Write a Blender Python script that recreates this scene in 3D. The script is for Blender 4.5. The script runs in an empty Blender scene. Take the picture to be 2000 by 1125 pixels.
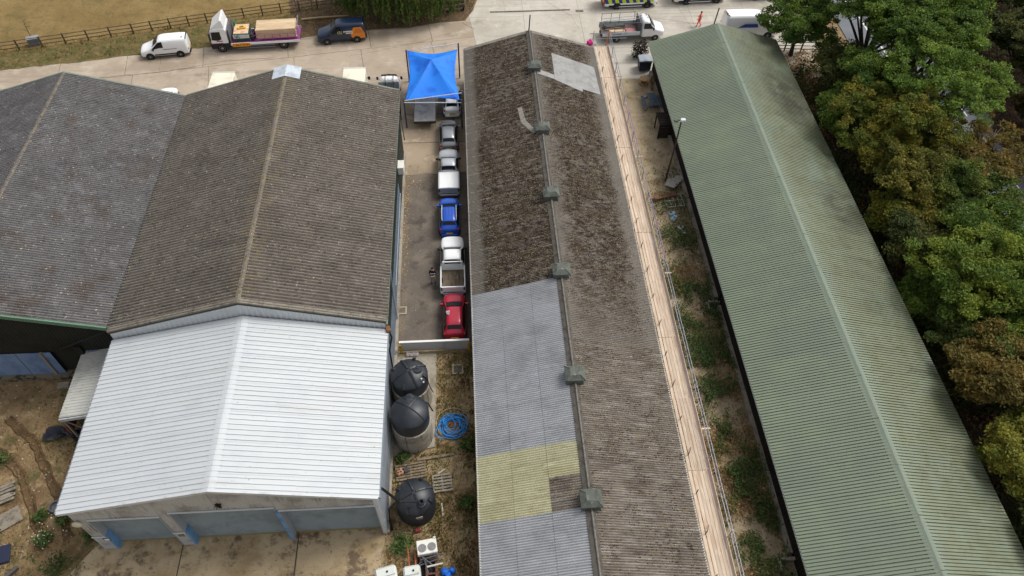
import bpy, bmesh, math, random
import numpy as np
from mathutils import Matrix, Vector
random.seed(7); rng = np.random.default_rng(11)
R = math.radians
scene = bpy.context.scene
COL = scene.collection

# ------------------------------------------------------------------ camera
cam_d = bpy.data.cameras.new('camera'); cam = bpy.data.objects.new('camera', cam_d); COL.objects.link(cam)
def cam_matrix(pitch, roll, yaw, loc):
    p, r, y = map(R, (pitch, roll, yaw))
    fwd = Vector((math.sin(y)*math.cos(p), math.cos(y)*math.cos(p), -math.sin(p)))
    right = Vector((math.cos(y), -math.sin(y), 0)); up = right.cross(fwd)
    r2 = right*math.cos(r)+up*math.sin(r); u2 = up*math.cos(r)-right*math.sin(r)
    m = Matrix((r2, u2, -fwd)).transposed().to_4x4(); m.translation = loc
    return m
cam.matrix_world = cam_matrix(51.48, 1.417, 4.513, Vector((0, 0, 45)))
cam_d.sensor_width = 36; cam_d.lens = 36*1459/2000
cam_d.clip_start = 0.5; cam_d.clip_end = 1500
scene.camera = cam

# ------------------------------------------------------------------ sky, sun, exposure
SUN_AZ = math.atan2(0.90, 0.43)       # from +Y towards +X
SUN_EL = R(54)
w = bpy.data.worlds.new('World'); scene.world = w; w.use_nodes = True
nt = w.node_tree; nt.nodes.clear()
sky = nt.nodes.new('ShaderNodeTexSky'); sky.sky_type = 'NISHITA'; sky.sun_disc = False
sky.sun_elevation = SUN_EL; sky.sun_rotation = SUN_AZ; sky.air_density = 1.0; sky.dust_density = 4.0; sky.ozone_density = 1.0
hs = nt.nodes.new('ShaderNodeHueSaturation'); hs.inputs['Saturation'].default_value = 0.22
bg = nt.nodes.new('ShaderNodeBackground'); bg.inputs['Strength'].default_value = 0.15
ow = nt.nodes.new('ShaderNodeOutputWorld')
nt.links.new(sky.outputs[0], hs.inputs['Color']); nt.links.new(hs.outputs[0], bg.inputs['Color']); nt.links.new(bg.outputs[0], ow.inputs['Surface'])
sl = bpy.data.lights.new('sun', 'SUN'); sl.energy = 1.4; sl.angle = R(20); sl.color = (1.0, 0.95, 0.87)
so = bpy.data.objects.new('sun', sl); COL.objects.link(so)
sd = Vector((math.sin(SUN_AZ)*math.cos(SUN_EL), math.cos(SUN_AZ)*math.cos(SUN_EL), math.sin(SUN_EL)))
so.rotation_euler = sd.to_track_quat('Z', 'Y').to_euler(); so.location = (60, 60, 90)
scene.view_settings.view_transform = 'Standard'; scene.view_settings.look = 'None'
scene.view_settings.gamma = 1.0; scene.view_settings.use_curve_mapping = False
scene.view_settings.exposure = 0.22
scene.cycles.max_bounces = 5; scene.cycles.diffuse_bounces = 3; scene.cycles.glossy_bounces = 2
scene.cycles.transparent_max_bounces = 4; scene.cycles.transmission_bounces = 2

# ------------------------------------------------------------------ materials
def srgb(r, g, b):
    f = lambda c: (c/255/12.92) if c/255 <= 0.04045 else ((c/255+0.055)/1.055)**2.4
    return (f(r), f(g), f(b))
MATS = {}
class NB:
    def __init__(s, nt): s.nt = nt; s.L = nt.links.new
    def n(s, t, **k):
        q = s.nt.nodes.new('ShaderNode'+t)
        for a, b in k.items(): setattr(q, a, b)
        return q
    def put(s, sock, v):
        if hasattr(v, 'is_linked') or hasattr(v, 'links'): s.L(v, sock)
        elif isinstance(v, (tuple, list)): sock.default_value = (*v, 1.0) if len(v) == 3 and sock.type == 'RGBA' else v
        else: sock.default_value = v
    def math(s, op, a, b=0.0, clamp=False):
        q = s.n('Math', operation=op, use_clamp=clamp); s.put(q.inputs[0], a); s.put(q.inputs[1], b); return q.outputs[0]
    def mix(s, f, a, b, mode='MIX'):
        q = s.n('Mix', data_type='RGBA', blend_type=mode)
        s.put(q.inputs[0], f); s.put(q.inputs[6], a); s.put(q.inputs[7], b); return q.outputs[2]
    def ramp(s, v, lo, hi, smooth=True):
        q = s.n('MapRange', interpolation_type='SMOOTHSTEP' if smooth else 'LINEAR', clamp=True)
        s.put(q.inputs[0], v); q.inputs[1].default_value = lo; q.inputs[2].default_value = hi
        return q.outputs[0]
    def noise(s, vec, scale, detail=4, rough=0.55, dist=0.0):
        q = s.n('TexNoise'); s.L(vec, q.inputs['Vector']); q.inputs['Scale'].default_value = scale
        q.inputs['Detail'].default_value = detail; q.inputs['Roughness'].default_value = rough; q.inputs['Distortion'].default_value = dist
        return q.outputs['Fac']
    def voro(s, vec, scale, out='Distance', rnd=1.0):
        q = s.n('TexVoronoi'); s.L(vec, q.inputs['Vector']); q.inputs['Scale'].default_value = scale
        q.inputs['Randomness'].default_value = rnd
        return q.outputs[out]
    def scale(s, vec, v):
        q = s.n('VectorMath', operation='MULTIPLY'); s.L(vec, q.inputs[0]); q.inputs[1].default_value = v; return q.outputs[0]
def M(name, color, rough=0.7, metal=0.0, layers=(), bump=None, objrand=0.0, island=0.0, spec=0.4, coat=0.0, sheen=0.0, transl=0.0, emit=None, custom=None):
    """layers: dicts(col, scale, lo, hi, detail, stretch, amt, voro, masks=[(axis,a,b)])"""
    if name in MATS: return MATS[name]
    m = bpy.data.materials.new(name); m.use_nodes = True; MATS[name] = m
    nt = m.node_tree; b = NB(nt); p = nt.nodes['Principled BSDF']
    geo = b.n('NewGeometry'); pos = geo.outputs['Position']
    sep = b.n('SeparateXYZ'); b.L(pos, sep.inputs[0])
    rgb = b.n('RGB'); rgb.outputs[0].default_value = (*color, 1); c = rgb.outputs[0]
    for l in layers:
        v = pos
        if l.get('stretch'): v = b.scale(pos, l['stretch'])
        if l.get('edge'):
            tc = b.n('TexCoord'); s2 = b.n('SeparateXYZ'); b.L(tc.outputs['Object'], s2.inputs[0])
            e1 = b.math('SUBTRACT', 1.0, b.ramp(s2.outputs[1], .03, .09)); f = b.math('MULTIPLY', e1, b.ramp(b.noise(pos, l['scale'], 4, .7), l['lo'], l['hi']))
            c = b.mix(b.math('MULTIPLY', f, l['amt']), c, l['col']); continue
        if l.get('voro'): f = b.voro(v, l['scale'], l.get('out', 'Distance'))
        else: f = b.noise(v, l['scale'], l.get('detail', 4), l.get('rough', .6), l.get('dist', 0))
        f = b.ramp(f, l['lo'], l['hi'], l.get('smooth', True))
        for ax, a, z in l.get('masks', ()):
            warp = b.math('MULTIPLY_ADD', b.noise(pos, .9, 4, .7), l.get('warp', 1.5)); warp.node.inputs[2].default_value = -.5*l.get('warp', 1.5)
            q = b.ramp(b.math('ADD', sep.outputs['XYZ'.index(ax)], warp), min(a, z), max(a, z))
            if a > z: q = b.math('SUBTRACT', 1.0, q)
            f = b.math('MULTIPLY', f, q)
        f = b.math('MULTIPLY', f, l.get('amt', 1.0))
        c = b.mix(f, c, l['col'], l.get('mode', 'MIX'))
    if objrand or island:
        r = b.n('ObjectInfo').outputs['Random'] if objrand else geo.outputs['Random Per Island']
        a = objrand or island
        k = b.math('MULTIPLY_ADD', r, 2*a); k.node.inputs[2].default_value = 1-a
        c = b.mix(1.0, c, k, 'MULTIPLY')
    b.put(p.inputs['Base Color'], c)
    p.inputs['Roughness'].default_value = rough; p.inputs['Metallic'].default_value = metal
    p.inputs['Specular IOR Level'].default_value = spec; p.inputs['Coat Weight'].default_value = coat
    p.inputs['Coat Roughness'].default_value = .08
    if bump:
        sc, st, dist = bump
        q = b.n('Bump'); q.inputs['Strength'].default_value = st; q.inputs['Distance'].default_value = dist
        b.L(b.noise(pos, sc, 5, .65), q.inputs['Height']); b.L(q.outputs[0], p.inputs['Normal'])
    if transl:
        t = b.n('BsdfTranslucent'); b.put(t.inputs[0], c); ms = b.n('MixShader'); ms.inputs[0].default_value = transl
        b.L(p.outputs[0], ms.inputs[1]); b.L(t.outputs[0], ms.inputs[2]); b.L(ms.outputs[0], nt.nodes['Material Output'].inputs[0])
    return m
G_ = lambda v: (v, v, v)

# ------------------------------------------------------------------ mesh builder
class MB:
    def __init__(s): s.v = []; s.f = []; s.m = []; s.mi = 0
    def add(s, vs, fs):
        o = len(s.v); s.v.extend(tuple(map(float, q)) for q in vs)
        for f in fs: s.f.append(tuple(i+o for i in f)); s.m.append(s.mi)
        return s
    def box(s, x0, x1, y0, y1, z0, z1):
        return s.add([(x0,y0,z0),(x1,y0,z0),(x1,y1,z0),(x0,y1,z0),(x0,y0,z1),(x1,y0,z1),(x1,y1,z1),(x0,y1,z1)],
            [(3,2,1,0),(4,5,6,7),(0,1,5,4),(1,2,6,5),(2,3,7,6),(3,0,4,7)])
    def cbox(s, c, d, rz=0, bev=0.0, ry=0, rx=0):
        """box of size d centred at c; bev chamfers the vertical and top edges"""
        hx, hy, hz = d[0]/2, d[1]/2, d[2]/2
        if bev:
            b = bev
            def ring(i, z): return [(-hx+i,-hy+b,z),(-hx+b,-hy+i,z),(hx-b,-hy+i,z),(hx-i,-hy+b,z),(hx-i,hy-b,z),(hx-b,hy-i,z),(-hx+b,hy-i,z),(-hx+i,hy-b,z)]
            vs = ring(0,-hz)+ring(0,hz-b)+ring(b*.9,hz)
            fs = [tuple(range(7,-1,-1)), tuple(range(16,24))]
            for k in (0, 8):
                for i in range(8): fs.append((k+i, k+(i+1)%8, k+8+(i+1)%8, k+8+i))
        else:
            t = MB().box(-hx,hx,-hy,hy,-hz,hz); vs, fs = t.v, t.f
        mt = Matrix.Translation(c) @ Matrix.Rotation(rz,4,'Z') @ Matrix.Rotation(ry,4,'Y') @ Matrix.Rotation(rx,4,'X')
        return s.add([mt @ Vector(q) for q in vs], fs)
    def tube(s, pts, r, n=6, caps=True, closed=False):
        pts = [Vector(p) for p in pts]; N = len(pts)
        rs = r if isinstance(r, (list, tuple)) else [r]*N
        vs = []; up0 = None
        for i, p in enumerate(pts):
            d = (pts[(i+1) % N]-pts[i-1]) if closed or 0 < i < N-1 else ((pts[1]-pts[0]) if i == 0 else (pts[-1]-pts[-2]))
            d = d.normalized() if d.length > 1e-9 else Vector((0,0,1))
            a = Vector((0,0,1)) if abs(d.z) < .9 else Vector((1,0,0))
            u = d.cross(a).normalized(); v = d.cross(u)
            if up0 is not None and u.dot(up0) < 0 and False: u, v = -u, -v
            up0 = u
            for k in range(n):
                t = 2*math.pi*k/n; vs.append(p+(u*math.cos(t)+v*math.sin(t))*rs[i])
        fs = []
        for i in range(N if closed else N-1):
            j = (i+1) % N
            for k in range(n): fs.append((i*n+k, i*n+(k+1)%n, j*n+(k+1)%n, j*n+k))
        if caps and not closed: fs += [tuple(range(n-1,-1,-1)), tuple(range((N-1)*n, N*n))]
        return s.add(vs, fs)
    def lathe(s, prof, c=(0,0,0), n=24, axis='Z', cap=True):
        vs = []; N = len(prof)
        for r, z in prof:
            for k in range(n):
                t = 2*math.pi*k/n; a, b = r*math.cos(t), r*math.sin(t)
                q = (a,b,z) if axis == 'Z' else ((z,a,b) if axis == 'X' else (b,z,a))
                vs.append((q[0]+c[0], q[1]+c[1], q[2]+c[2]))
        fs = []
        for i in range(N-1):
            for k in range(n): fs.append((i*n+k, i*n+(k+1)%n, (i+1)*n+(k+1)%n, (i+1)*n+k))
        if cap: fs += [tuple(range(n-1,-1,-1)), tuple(range((N-1)*n, N*n))]
        return s.add(vs, fs)
    def prism(s, poly, a0, a1, axis='Y'):
        n = len(poly)
        def pt(u, v, a): return (u,a,v) if axis == 'Y' else ((a,u,v) if axis == 'X' else (u,v,a))
        vs = [pt(u,v,a0) for u,v in poly]+[pt(u,v,a1) for u,v in poly]
        fs = [tuple(range(n)), tuple(range(2*n-1,n-1,-1))]+[((i+1)%n, i, n+i, n+(i+1)%n) for i in range(n)]
        return s.add(vs, fs)
    def mesh(s, name, mats, smooth=None, fixn=True):
        me = bpy.data.meshes.new(name); me.from_pydata(s.v, [], s.f)
        for m in (mats if isinstance(mats, (list, tuple)) else [mats]): me.materials.append(m)
        if any(s.m): me.polygons.foreach_set('material_index', s.m)
        if fixn:
            bm = bmesh.new(); bm.from_mesh(me); bmesh.ops.recalc_face_normals(bm, faces=bm.faces); bm.to_mesh(me); bm.free()
        if smooth is not None:
            me.polygons.foreach_set('use_smooth', [True]*len(me.polygons))
            if smooth: me.set_sharp_from_angle(angle=R(smooth))
        me.update(); return me
    def build(s, name, mats, parent=None, loc=None, rz=0, smooth=None, subd=0, fixn=True):
        o = bpy.data.objects.new(name, s.mesh(name, mats, smooth, fixn)); COL.objects.link(o)
        if parent is not None: o.parent = parent
        if loc is not None: o.location = loc
        if rz: o.rotation_euler.z = rz
        if subd:
            md = o.modifiers.new('subd', 'SUBSURF'); md.levels = subd; md.render_levels = subd
        return o
def quads_mesh(name, V, mat, tri=False):
    """V: (n,k,3) array of separate polygons"""
    n, k = V.shape[:2]
    me = bpy.data.meshes.new(name); me.vertices.add(n*k); me.vertices.foreach_set('co', V.astype(np.float32).ravel())
    me.loops.add(n*k); me.loops.foreach_set('vertex_index', np.arange(n*k, dtype=np.int32))
    me.polygons.add(n); me.polygons.foreach_set('loop_start', np.arange(0, n*k, k, dtype=np.int32))
    me.materials.append(mat); me.update(calc_edges=True); return me
def link(name, me, parent=None, loc=None, rot=None):
    o = bpy.data.objects.new(name, me); COL.objects.link(o)
    if parent is not None: o.parent = parent
    if loc is not None: o.location = loc
    if rot is not None: o.rotation_euler = rot
    return o
def tag(o, label=None, cat=None, group=None, kind=None):
    if label: o['label'] = label
    if cat: o['category'] = cat
    if group: o['group'] = group
    if kind: o['kind'] = kind
    return o
def thing(name, label, cat, loc=(0,0,0), rz=0, group=None):
    o = bpy.data.objects.new(name, None); COL.objects.link(o); o.location = loc; o.rotation_euler.z = rz
    o.empty_display_size = .3
    return tag(o, label, cat, group)
def struct(o, label=None): return tag(o, label, None, None, 'structure')
def copy_tree(o, parent=None):
    c = o.copy(); COL.objects.link(c)
    if parent is not None: c.parent = parent
    for ch in list(o.children): copy_tree(ch, c)
    return c
def P(mb, name, mat, parent, **k): return mb.build(name, mat, parent, **k)

# ================================================================== GROUND
def jag(pts, step=1.0, amp=.25, closed=True):
    out = []; n = len(pts)
    for i in range(n if closed else n-1):
        a = np.array(pts[i], float); b = np.array(pts[(i+1) % n], float); d = b-a; L = np.hypot(*d)
        k = max(1, int(L/step)); nrm = np.array([-d[1], d[0]])/max(L, 1e-6)
        for j in range(k): out.append(tuple(a+d*j/k+nrm*(random.uniform(-amp, amp) if j else 0)))
    return out
def sheet(name, pts, z, mat, th=0.0):
    mb = MB()
    if th: mb.prism(pts, z-th, z, 'Z')
    else: mb.add([(x,y,z) for x,y in pts], [tuple(range(len(pts)))])
    o = mb.build(name, mat)
    return struct(o)
dry = dict(col=srgb(150,128,84), scale=.35, lo=.4, hi=.65)
m_field = M('dry_field_grass', srgb(122,100,58), .95, layers=[dict(col=srgb(140,118,74), scale=.25, lo=.35, hi=.7), dict(col=srgb(96,86,48), scale=.9, lo=.45, hi=.75, amt=.7),
    dict(col=srgb(84,66,40), scale=3.5, lo=.52, hi=.72, amt=.7), dict(col=srgb(162,138,92), scale=9, lo=.55, hi=.75, amt=.6), dict(col=srgb(70,74,40), scale=.13, lo=.55, hi=.7, amt=.35)], bump=(14,.6,.06))
m_verge = M('verge_grass', srgb(104,92,54), .95, layers=[dict(col=srgb(82,80,40), scale=.8, lo=.4, hi=.65), dict(col=srgb(130,108,68), scale=2.2, lo=.5, hi=.7), dict(col=srgb(58,48,32), scale=3.1, lo=.58, hi=.72, amt=.8)], bump=(12,.8,.08))
m_soil = M('rough_soil', srgb(138,116,84), .95, layers=[dict(col=srgb(108,86,60), scale=.5, lo=.42, hi=.7), dict(col=srgb(164,142,108), scale=1.3, lo=.5, hi=.72), dict(col=srgb(74,78,42), scale=.7, lo=.53, hi=.68, amt=.7, dist=.6),
    dict(col=srgb(60,46,34), scale=5, lo=.55, hi=.75, amt=.7), dict(col=srgb(176,164,142), scale=14, lo=.03, hi=.0, voro=True, amt=0.0)], bump=(9,.8,.08))
m_yard_soil = M('yard_soil', srgb(156,136,102), .95, layers=[dict(col=srgb(124,104,72), scale=.7, lo=.42, hi=.68), dict(col=srgb(96,98,58), scale=.55, lo=.52, hi=.68, amt=.7), dict(col=srgb(178,160,128), scale=2.4, lo=.5, hi=.75, amt=.8), dict(col=srgb(66,52,38), scale=4, lo=.56, hi=.74, amt=.8),
    dict(col=srgb(190,180,160), scale=11, lo=.66, hi=.72, amt=.7, detail=2)], bump=(10,.8,.07))
m_strip_soil = M('alley_soil', srgb(172,156,128), .95, layers=[dict(col=srgb(142,124,96), scale=.45, lo=.44, hi=.7), dict(col=srgb(190,174,146), scale=1.1, lo=.5, hi=.75), dict(col=srgb(88,90,54), scale=.8, lo=.55, hi=.7, amt=.6), dict(col=srgb(70,58,46), scale=3.5, lo=.55, hi=.75, amt=.7)], bump=(9,.8,.06))
m_wood_floor = M('woodland_floor', srgb(72,54,40), .95, layers=[dict(col=srgb(48,36,27), scale=.5, lo=.4, hi=.65), dict(col=srgb(98,76,56), scale=2.5, lo=.52, hi=.75), dict(col=srgb(52,56,30), scale=1.1, lo=.56, hi=.7, amt=.6)], bump=(7,.9,.1))
m_conc = M('road_concrete', srgb(172,158,140), .9, objrand=.06, layers=[dict(col=srgb(104,96,86), scale=.55, lo=.52, hi=.66, amt=.45, stretch=(.10,1.6,1), detail=5), dict(col=srgb(84,76,68), scale=1.3, lo=.69, hi=.74, amt=.6, detail=3), dict(col=srgb(150,136,118), scale=.22, lo=.4, hi=.7), dict(col=srgb(186,174,158), scale=.6, lo=.5, hi=.75, amt=.8), dict(col=srgb(130,117,102), scale=2.2, lo=.56, hi=.75, amt=.7, stretch=(.35,1.6,1)), dict(col=srgb(112,100,88), scale=.33, lo=.6, hi=.72, amt=.6), dict(col=srgb(120,108,94), scale=14, lo=.6, hi=.8, amt=.35)], bump=(20,.15,.02))
m_conc2 = M('pale_yard_concrete', srgb(186,180,168), .9, objrand=.045, layers=[dict(col=srgb(138,130,118), scale=.55, lo=.52, hi=.66, amt=.45, stretch=(.10,1.6,1), detail=5), dict(col=srgb(108,100,90), scale=1.3, lo=.69, hi=.74, amt=.6, detail=3), dict(col=srgb(168,161,148), scale=.22, lo=.4, hi=.7), dict(col=srgb(198,193,183), scale=.7, lo=.5, hi=.75, amt=.8), dict(col=srgb(150,143,131), scale=2.0, lo=.57, hi=.75, amt=.6), dict(col=srgb(134,126,114), scale=.3, lo=.6, hi=.72, amt=.5), dict(col=srgb(140,131,118), scale=14, lo=.6, hi=.8, amt=.35)], bump=(20,.15,.02))
m_tarmac = M('worn_tarmac', srgb(100,92,84), .92, layers=[dict(col=srgb(120,110,98), scale=.5, lo=.42, hi=.7), dict(col=srgb(66,60,54), scale=.8, lo=.52, hi=.7, amt=.8), dict(col=srgb(132,118,98), scale=1.6, lo=.6, hi=.75, amt=.55), dict(col=srgb(54,49,45), scale=9, lo=.52, hi=.75, amt=.6),
    dict(col=srgb(176,150,96), scale=9, lo=.6, hi=.66, detail=2, amt=.9, masks=[('X',-4.9,-5.7)], warp=.9), dict(col=srgb(170,146,96), scale=8, lo=.64, hi=.68, detail=2, amt=.8, masks=[('Y',46.8,48.6)], warp=1.0), dict(col=srgb(190,172,136), scale=5, lo=.71, hi=.73, detail=2, amt=.8)], bump=(25,.35,.02))
m_alley_conc = M('alley_concrete', srgb(162,146,124), .9, layers=[dict(col=srgb(134,118,98), scale=.4, lo=.4, hi=.7), dict(col=srgb(184,168,148), scale=.8, lo=.52, hi=.75), dict(col=srgb(110,98,82), scale=2, lo=.58, hi=.74, amt=.7), dict(col=srgb(120,106,90), scale=10, lo=.6, hi=.8, amt=.4)], bump=(20,.2,.02))
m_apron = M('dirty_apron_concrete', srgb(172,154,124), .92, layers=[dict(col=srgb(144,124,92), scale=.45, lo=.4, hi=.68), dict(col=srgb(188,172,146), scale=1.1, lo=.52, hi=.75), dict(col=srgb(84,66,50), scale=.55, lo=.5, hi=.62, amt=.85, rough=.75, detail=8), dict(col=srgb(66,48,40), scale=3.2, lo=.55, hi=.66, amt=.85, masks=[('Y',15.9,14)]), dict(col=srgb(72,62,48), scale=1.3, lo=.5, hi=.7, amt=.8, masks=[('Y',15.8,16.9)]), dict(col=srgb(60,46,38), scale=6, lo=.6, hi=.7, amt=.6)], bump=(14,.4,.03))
m_road = M('main_road_asphalt', srgb(112,116,122), .85, layers=[dict(col=srgb(96,100,106), scale=.3, lo=.4, hi=.7), dict(col=srgb(126,130,136), scale=9, lo=.5, hi=.8, amt=.4)], bump=(30,.2,.02))
m_joint = M('joint_tar', srgb(70,62,54), .95)
m_white_line = M('road_paint', G_(.72), .8, layers=[dict(col=G_(.35), scale=3, lo=.5, hi=.75, amt=.5)])

struct(MB().add([(-400,-200,-.06),(400,-200,-.06),(400,600,-.06),(-400,600,-.06)], [(0,1,2,3)]).build('ground', m_soil))
struct(MB().add([(x,y,.008) for x,y in jag([(11.4,3),(19,3),(19,61.6),(11.4,62.0)],1,.25)], [tuple(range(len(jag([(11.4,3),(19,3),(19,61.6),(11.4,62.0)],1,0))))]).build('alley_ground', m_strip_soil))
sheet('yard_ground', [(-6.2,2),(.2,2),(.2,30.3),(-6.2,30.3)], -.02, m_yard_soil)
sheet('woodland_ground', jag([(30,-5),(46,-5),(42,30),(41.4,62),(43,66),(34,66.5),(30,65)], 1.2, .4), -.028, m_wood_floor)
sheet('woodland_bank', jag([(50,-5),(90,-5),(90,140),(56,140),(52,100),(49.4,60)], 1.5, .5), .05, m_wood_floor)
# the main road beyond the trees with its dashes
road = sheet('main_road', [(43.6,-10),(51,-10),(49.6,60),(50.5,140),(40.5,140),(40.3,62),(42.4,40)], .01, m_road)
for i in range(16):
    y = 12+i*5.2; xo = 44.6-.012*(y-40) - max(0, y-50)*.06
    MB().box(xo-.09, xo+.09, y, y+2.6, .014, .018).build('lane_dash', m_white_line, road)
for i in range(16):
    y = 12+i*5.2; xo = 47.8-.012*(y-40) - max(0, y-50)*.03
    MB().box(xo-.07, xo+.07, y+1, y+3.2, .014, .018).build('lane_dash', m_white_line, road)

m_rut = M('rutted_earth', srgb(104,82,56), .97, layers=[dict(col=srgb(76,58,40), scale=1.5, lo=.42, hi=.66), dict(col=srgb(134,112,80), scale=3, lo=.52, hi=.7)], bump=(10,.9,.08))
def rut(pts, w):
    pts = jag(pts, .35, .05, False); L = []; Rr = []
    for i, p in enumerate(pts):
        q = pts[min(i+1,len(pts)-1)]; o = pts[max(i-1,0)]; d = np.array([q[0]-o[0],q[1]-o[1]]); d = d/np.hypot(*d); nn = np.array([-d[1],d[0]])
        L.append(nn); 
    vs = []; fs = []
    for p, nn in zip(pts, L):
        k = w*random.uniform(.75,1.2)
        for s, z in ((-1,-.055),(-.7,.03),(-.3,-.03),(.3,-.03),(.7,.04),(1,-.055)): vs.append((p[0]+nn[0]*s*k,p[1]+nn[1]*s*k,z))
    for i in range(len(pts)-1):
        for j in range(5): fs.append((i*6+j,i*6+j+1,(i+1)*6+j+1,(i+1)*6+j))
    struct(MB().add(vs, fs).build('tyre_track', m_rut))
rut([(-34,25.2),(-31.2,23.8),(-29.2,22.0),(-27.7,19.5),(-26.9,18.2),(-26.4,16.8)], .3)
rut([(-31.5,26.2),(-29.3,24.4),(-28.0,22.6),(-26.7,20.8),(-25.6,18.8),(-24.8,17.4)], .3)
# concrete road and yard laid in slabs
def clip(poly, hp):
    for (px, py, nx, ny) in hp:
        out = []
        for i in range(len(poly)):
            a, b = poly[i-1], poly[i]
            da = (a[0]-px)*nx+(a[1]-py)*ny; db = (b[0]-px)*nx+(b[1]-py)*ny
            if (da >= 0) != (db >= 0):
                t = da/(da-db); out.append((a[0]+(b[0]-a[0])*t, a[1]+(b[1]-a[1])*t))
            if db >= 0: out.append(b)
        poly = out
        if len(poly) < 3: return []
    return poly
yard = struct(MB().add([(-70,48.6,-.025),(34,48.6,-.025),(34,110,-.025),(-70,110,-.025)], [(0,1,2,3)]).build('concrete_road', m_joint))
dx, dy = .987, .158
def uv(u, v): return (-28+u*dx-v*dy, 64.95+u*dy+v*dx)
sid = 0
for j, (v0, v1) in enumerate([(-17,-12),(-12,-6.3),(-6.3,0),(0,5.5),(5.5,11)]):
    u = -42+random.uniform(0, 3)
    while u < 50:
        L = random.uniform(6.2, 8.4); g = .02
        q = clip([uv(u+g,v0+g), uv(u+L-g,v0+g), uv(u+L-g,v1-g), uv(u+g,v1-g)], [(0.8,70,-.98,-.12),(0,48.62,0,1)])
        if q and max(p[1] for p in q) > 49:
            MB().prism(q, -.02, random.uniform(0,.004), 'Z').build('slab', m_conc, yard); sid += 1
        u += L
for i in range(6):
    for j in range(4):
        x0 = 0.2+i*6.1; y0 = 60.2+j*6.5+.2*i
        q = clip([(x0,y0),(x0+6.08,y0),(x0+6.08,y0+6.48),(x0,y0+6.48)], [(0.82,70,.98,.12)])
        if q: MB().prism(q, -.02, random.uniform(0,.004), 'Z').build('slab', m_conc2, yard)
def crack(pts, w=.03):
    pts = jag(pts, .5, .1, False); 
    vs = []; fs = []
    for i, (x, y) in enumerate(pts): vs += [(x,y-w/2,.0075),(x+.01,y+w/2,.0075)]
    for i in range(len(pts)-1): fs.append((2*i,2*i+2,2*i+3,2*i+1))
    MB().add(vs, fs).build('crack', m_joint, yard)
crack([(-36,63.9),(-30,64.6),(-24,66.2),(-19,66.6)], .05); crack([(-12,66.5),(-6,68.3),(-1,70.6)]); crack([(-31,68),(-30.4,64.8),(-31.5,61)]); crack([(-9,60),(-4,66),(-3.5,71)], .025)
crack([(4,80),(4.4,74),(3.6,69)]); crack([(9,76),(11.5,73.2),(12.2,70)], .03); crack([(20,72.6),(26,70.8),(33,72)], .025); crack([(23.4,75),(24.6,68)], .03); crack([(-.4,72.3),(.9,71),(.3,68)],.05)

sheet('grass_field', jag([(-120,50),(-70,62.2),(-45.9,65.4),(-33.6,67.5),(-26.7,68.7),(-16.5,70.15),(-11.3,71.0),(-5.9,71.4),(-2.1,72.4),(0.0,72.6),(.9,74.5),(1.6,78),(3.2,88),(4,140),(-120,140)], .8, .12), .03, m_field)
sheet('grass_verge', jag([(-70,62.2),(-45.9,65.4),(-33.6,67.5),(-26.7,68.7),(-16.5,70.15),(-14,71),(-16,75),(-25,73),(-34,71),(-45,68.6),(-70,63.8)], .6, .18), .034, m_verge)
m_leaflitter = M('litter_under_willow', srgb(92,74,52), .95, layers=[dict(col=srgb(66,52,38), scale=.7, lo=.4, hi=.66), dict(col=srgb(150,122,80), scale=5, lo=.56, hi=.68, amt=.8), dict(col=srgb(120,98,66), scale=1.2, lo=.55, hi=.72)], bump=(10,.8,.06))
sheet('willow_ground', jag([(-18,70.4),(-16.4,70.3),(-11.3,71.15),(-5.9,71.5),(-2.1,72.45),(-.1,72.7),(.8,74.6),(1.5,78),(0,86),(-20,86),(-19,75)], .7, .15), .038, m_leaflitter)
sheet('alley_concrete', [(-6.1,48.4),(0.1,48.4),(0.1,60.2),(-6.1,60.2)], .009, m_alley_conc)
MB().box(-6,-.2,52.9,52.96,.011,.015).build('joint', m_joint, bpy.data.objects['alley_concrete'])
MB().box(-6,-.2,57.0,57.05,.011,.015).build('joint', m_joint, bpy.data.objects['alley_concrete'])
MB().box(-1.5,-1.44,49,58,.016,.02).build('joint', m_joint, bpy.data.objects['alley_concrete'])
sheet('alley_tarmac', jag([(-6.1,30.3),(0.1,30.3),(0.1,48.9),(-6.1,48.7)], 1, .12), .014, m_tarmac)
apron = sheet('concrete_apron', jag([(-25.2,2),(-6.3,2),(-6.2,15.9),(-5.7,17.5),(-23.0,17.5),(-23.9,16.2),(-25,14.5)], 1, .1), .005, m_apron)
MB().box(-11.28,-11.2,4,17.3,.008,.012).build('joint', m_joint, apron)
MB().box(-24,-6.3,14.05,14.1,.008,.012).build('joint', m_joint, apron)
MB().box(-18.1,-18.04,4,17.3,.008,.012).build('joint', m_joint, apron)

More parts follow.
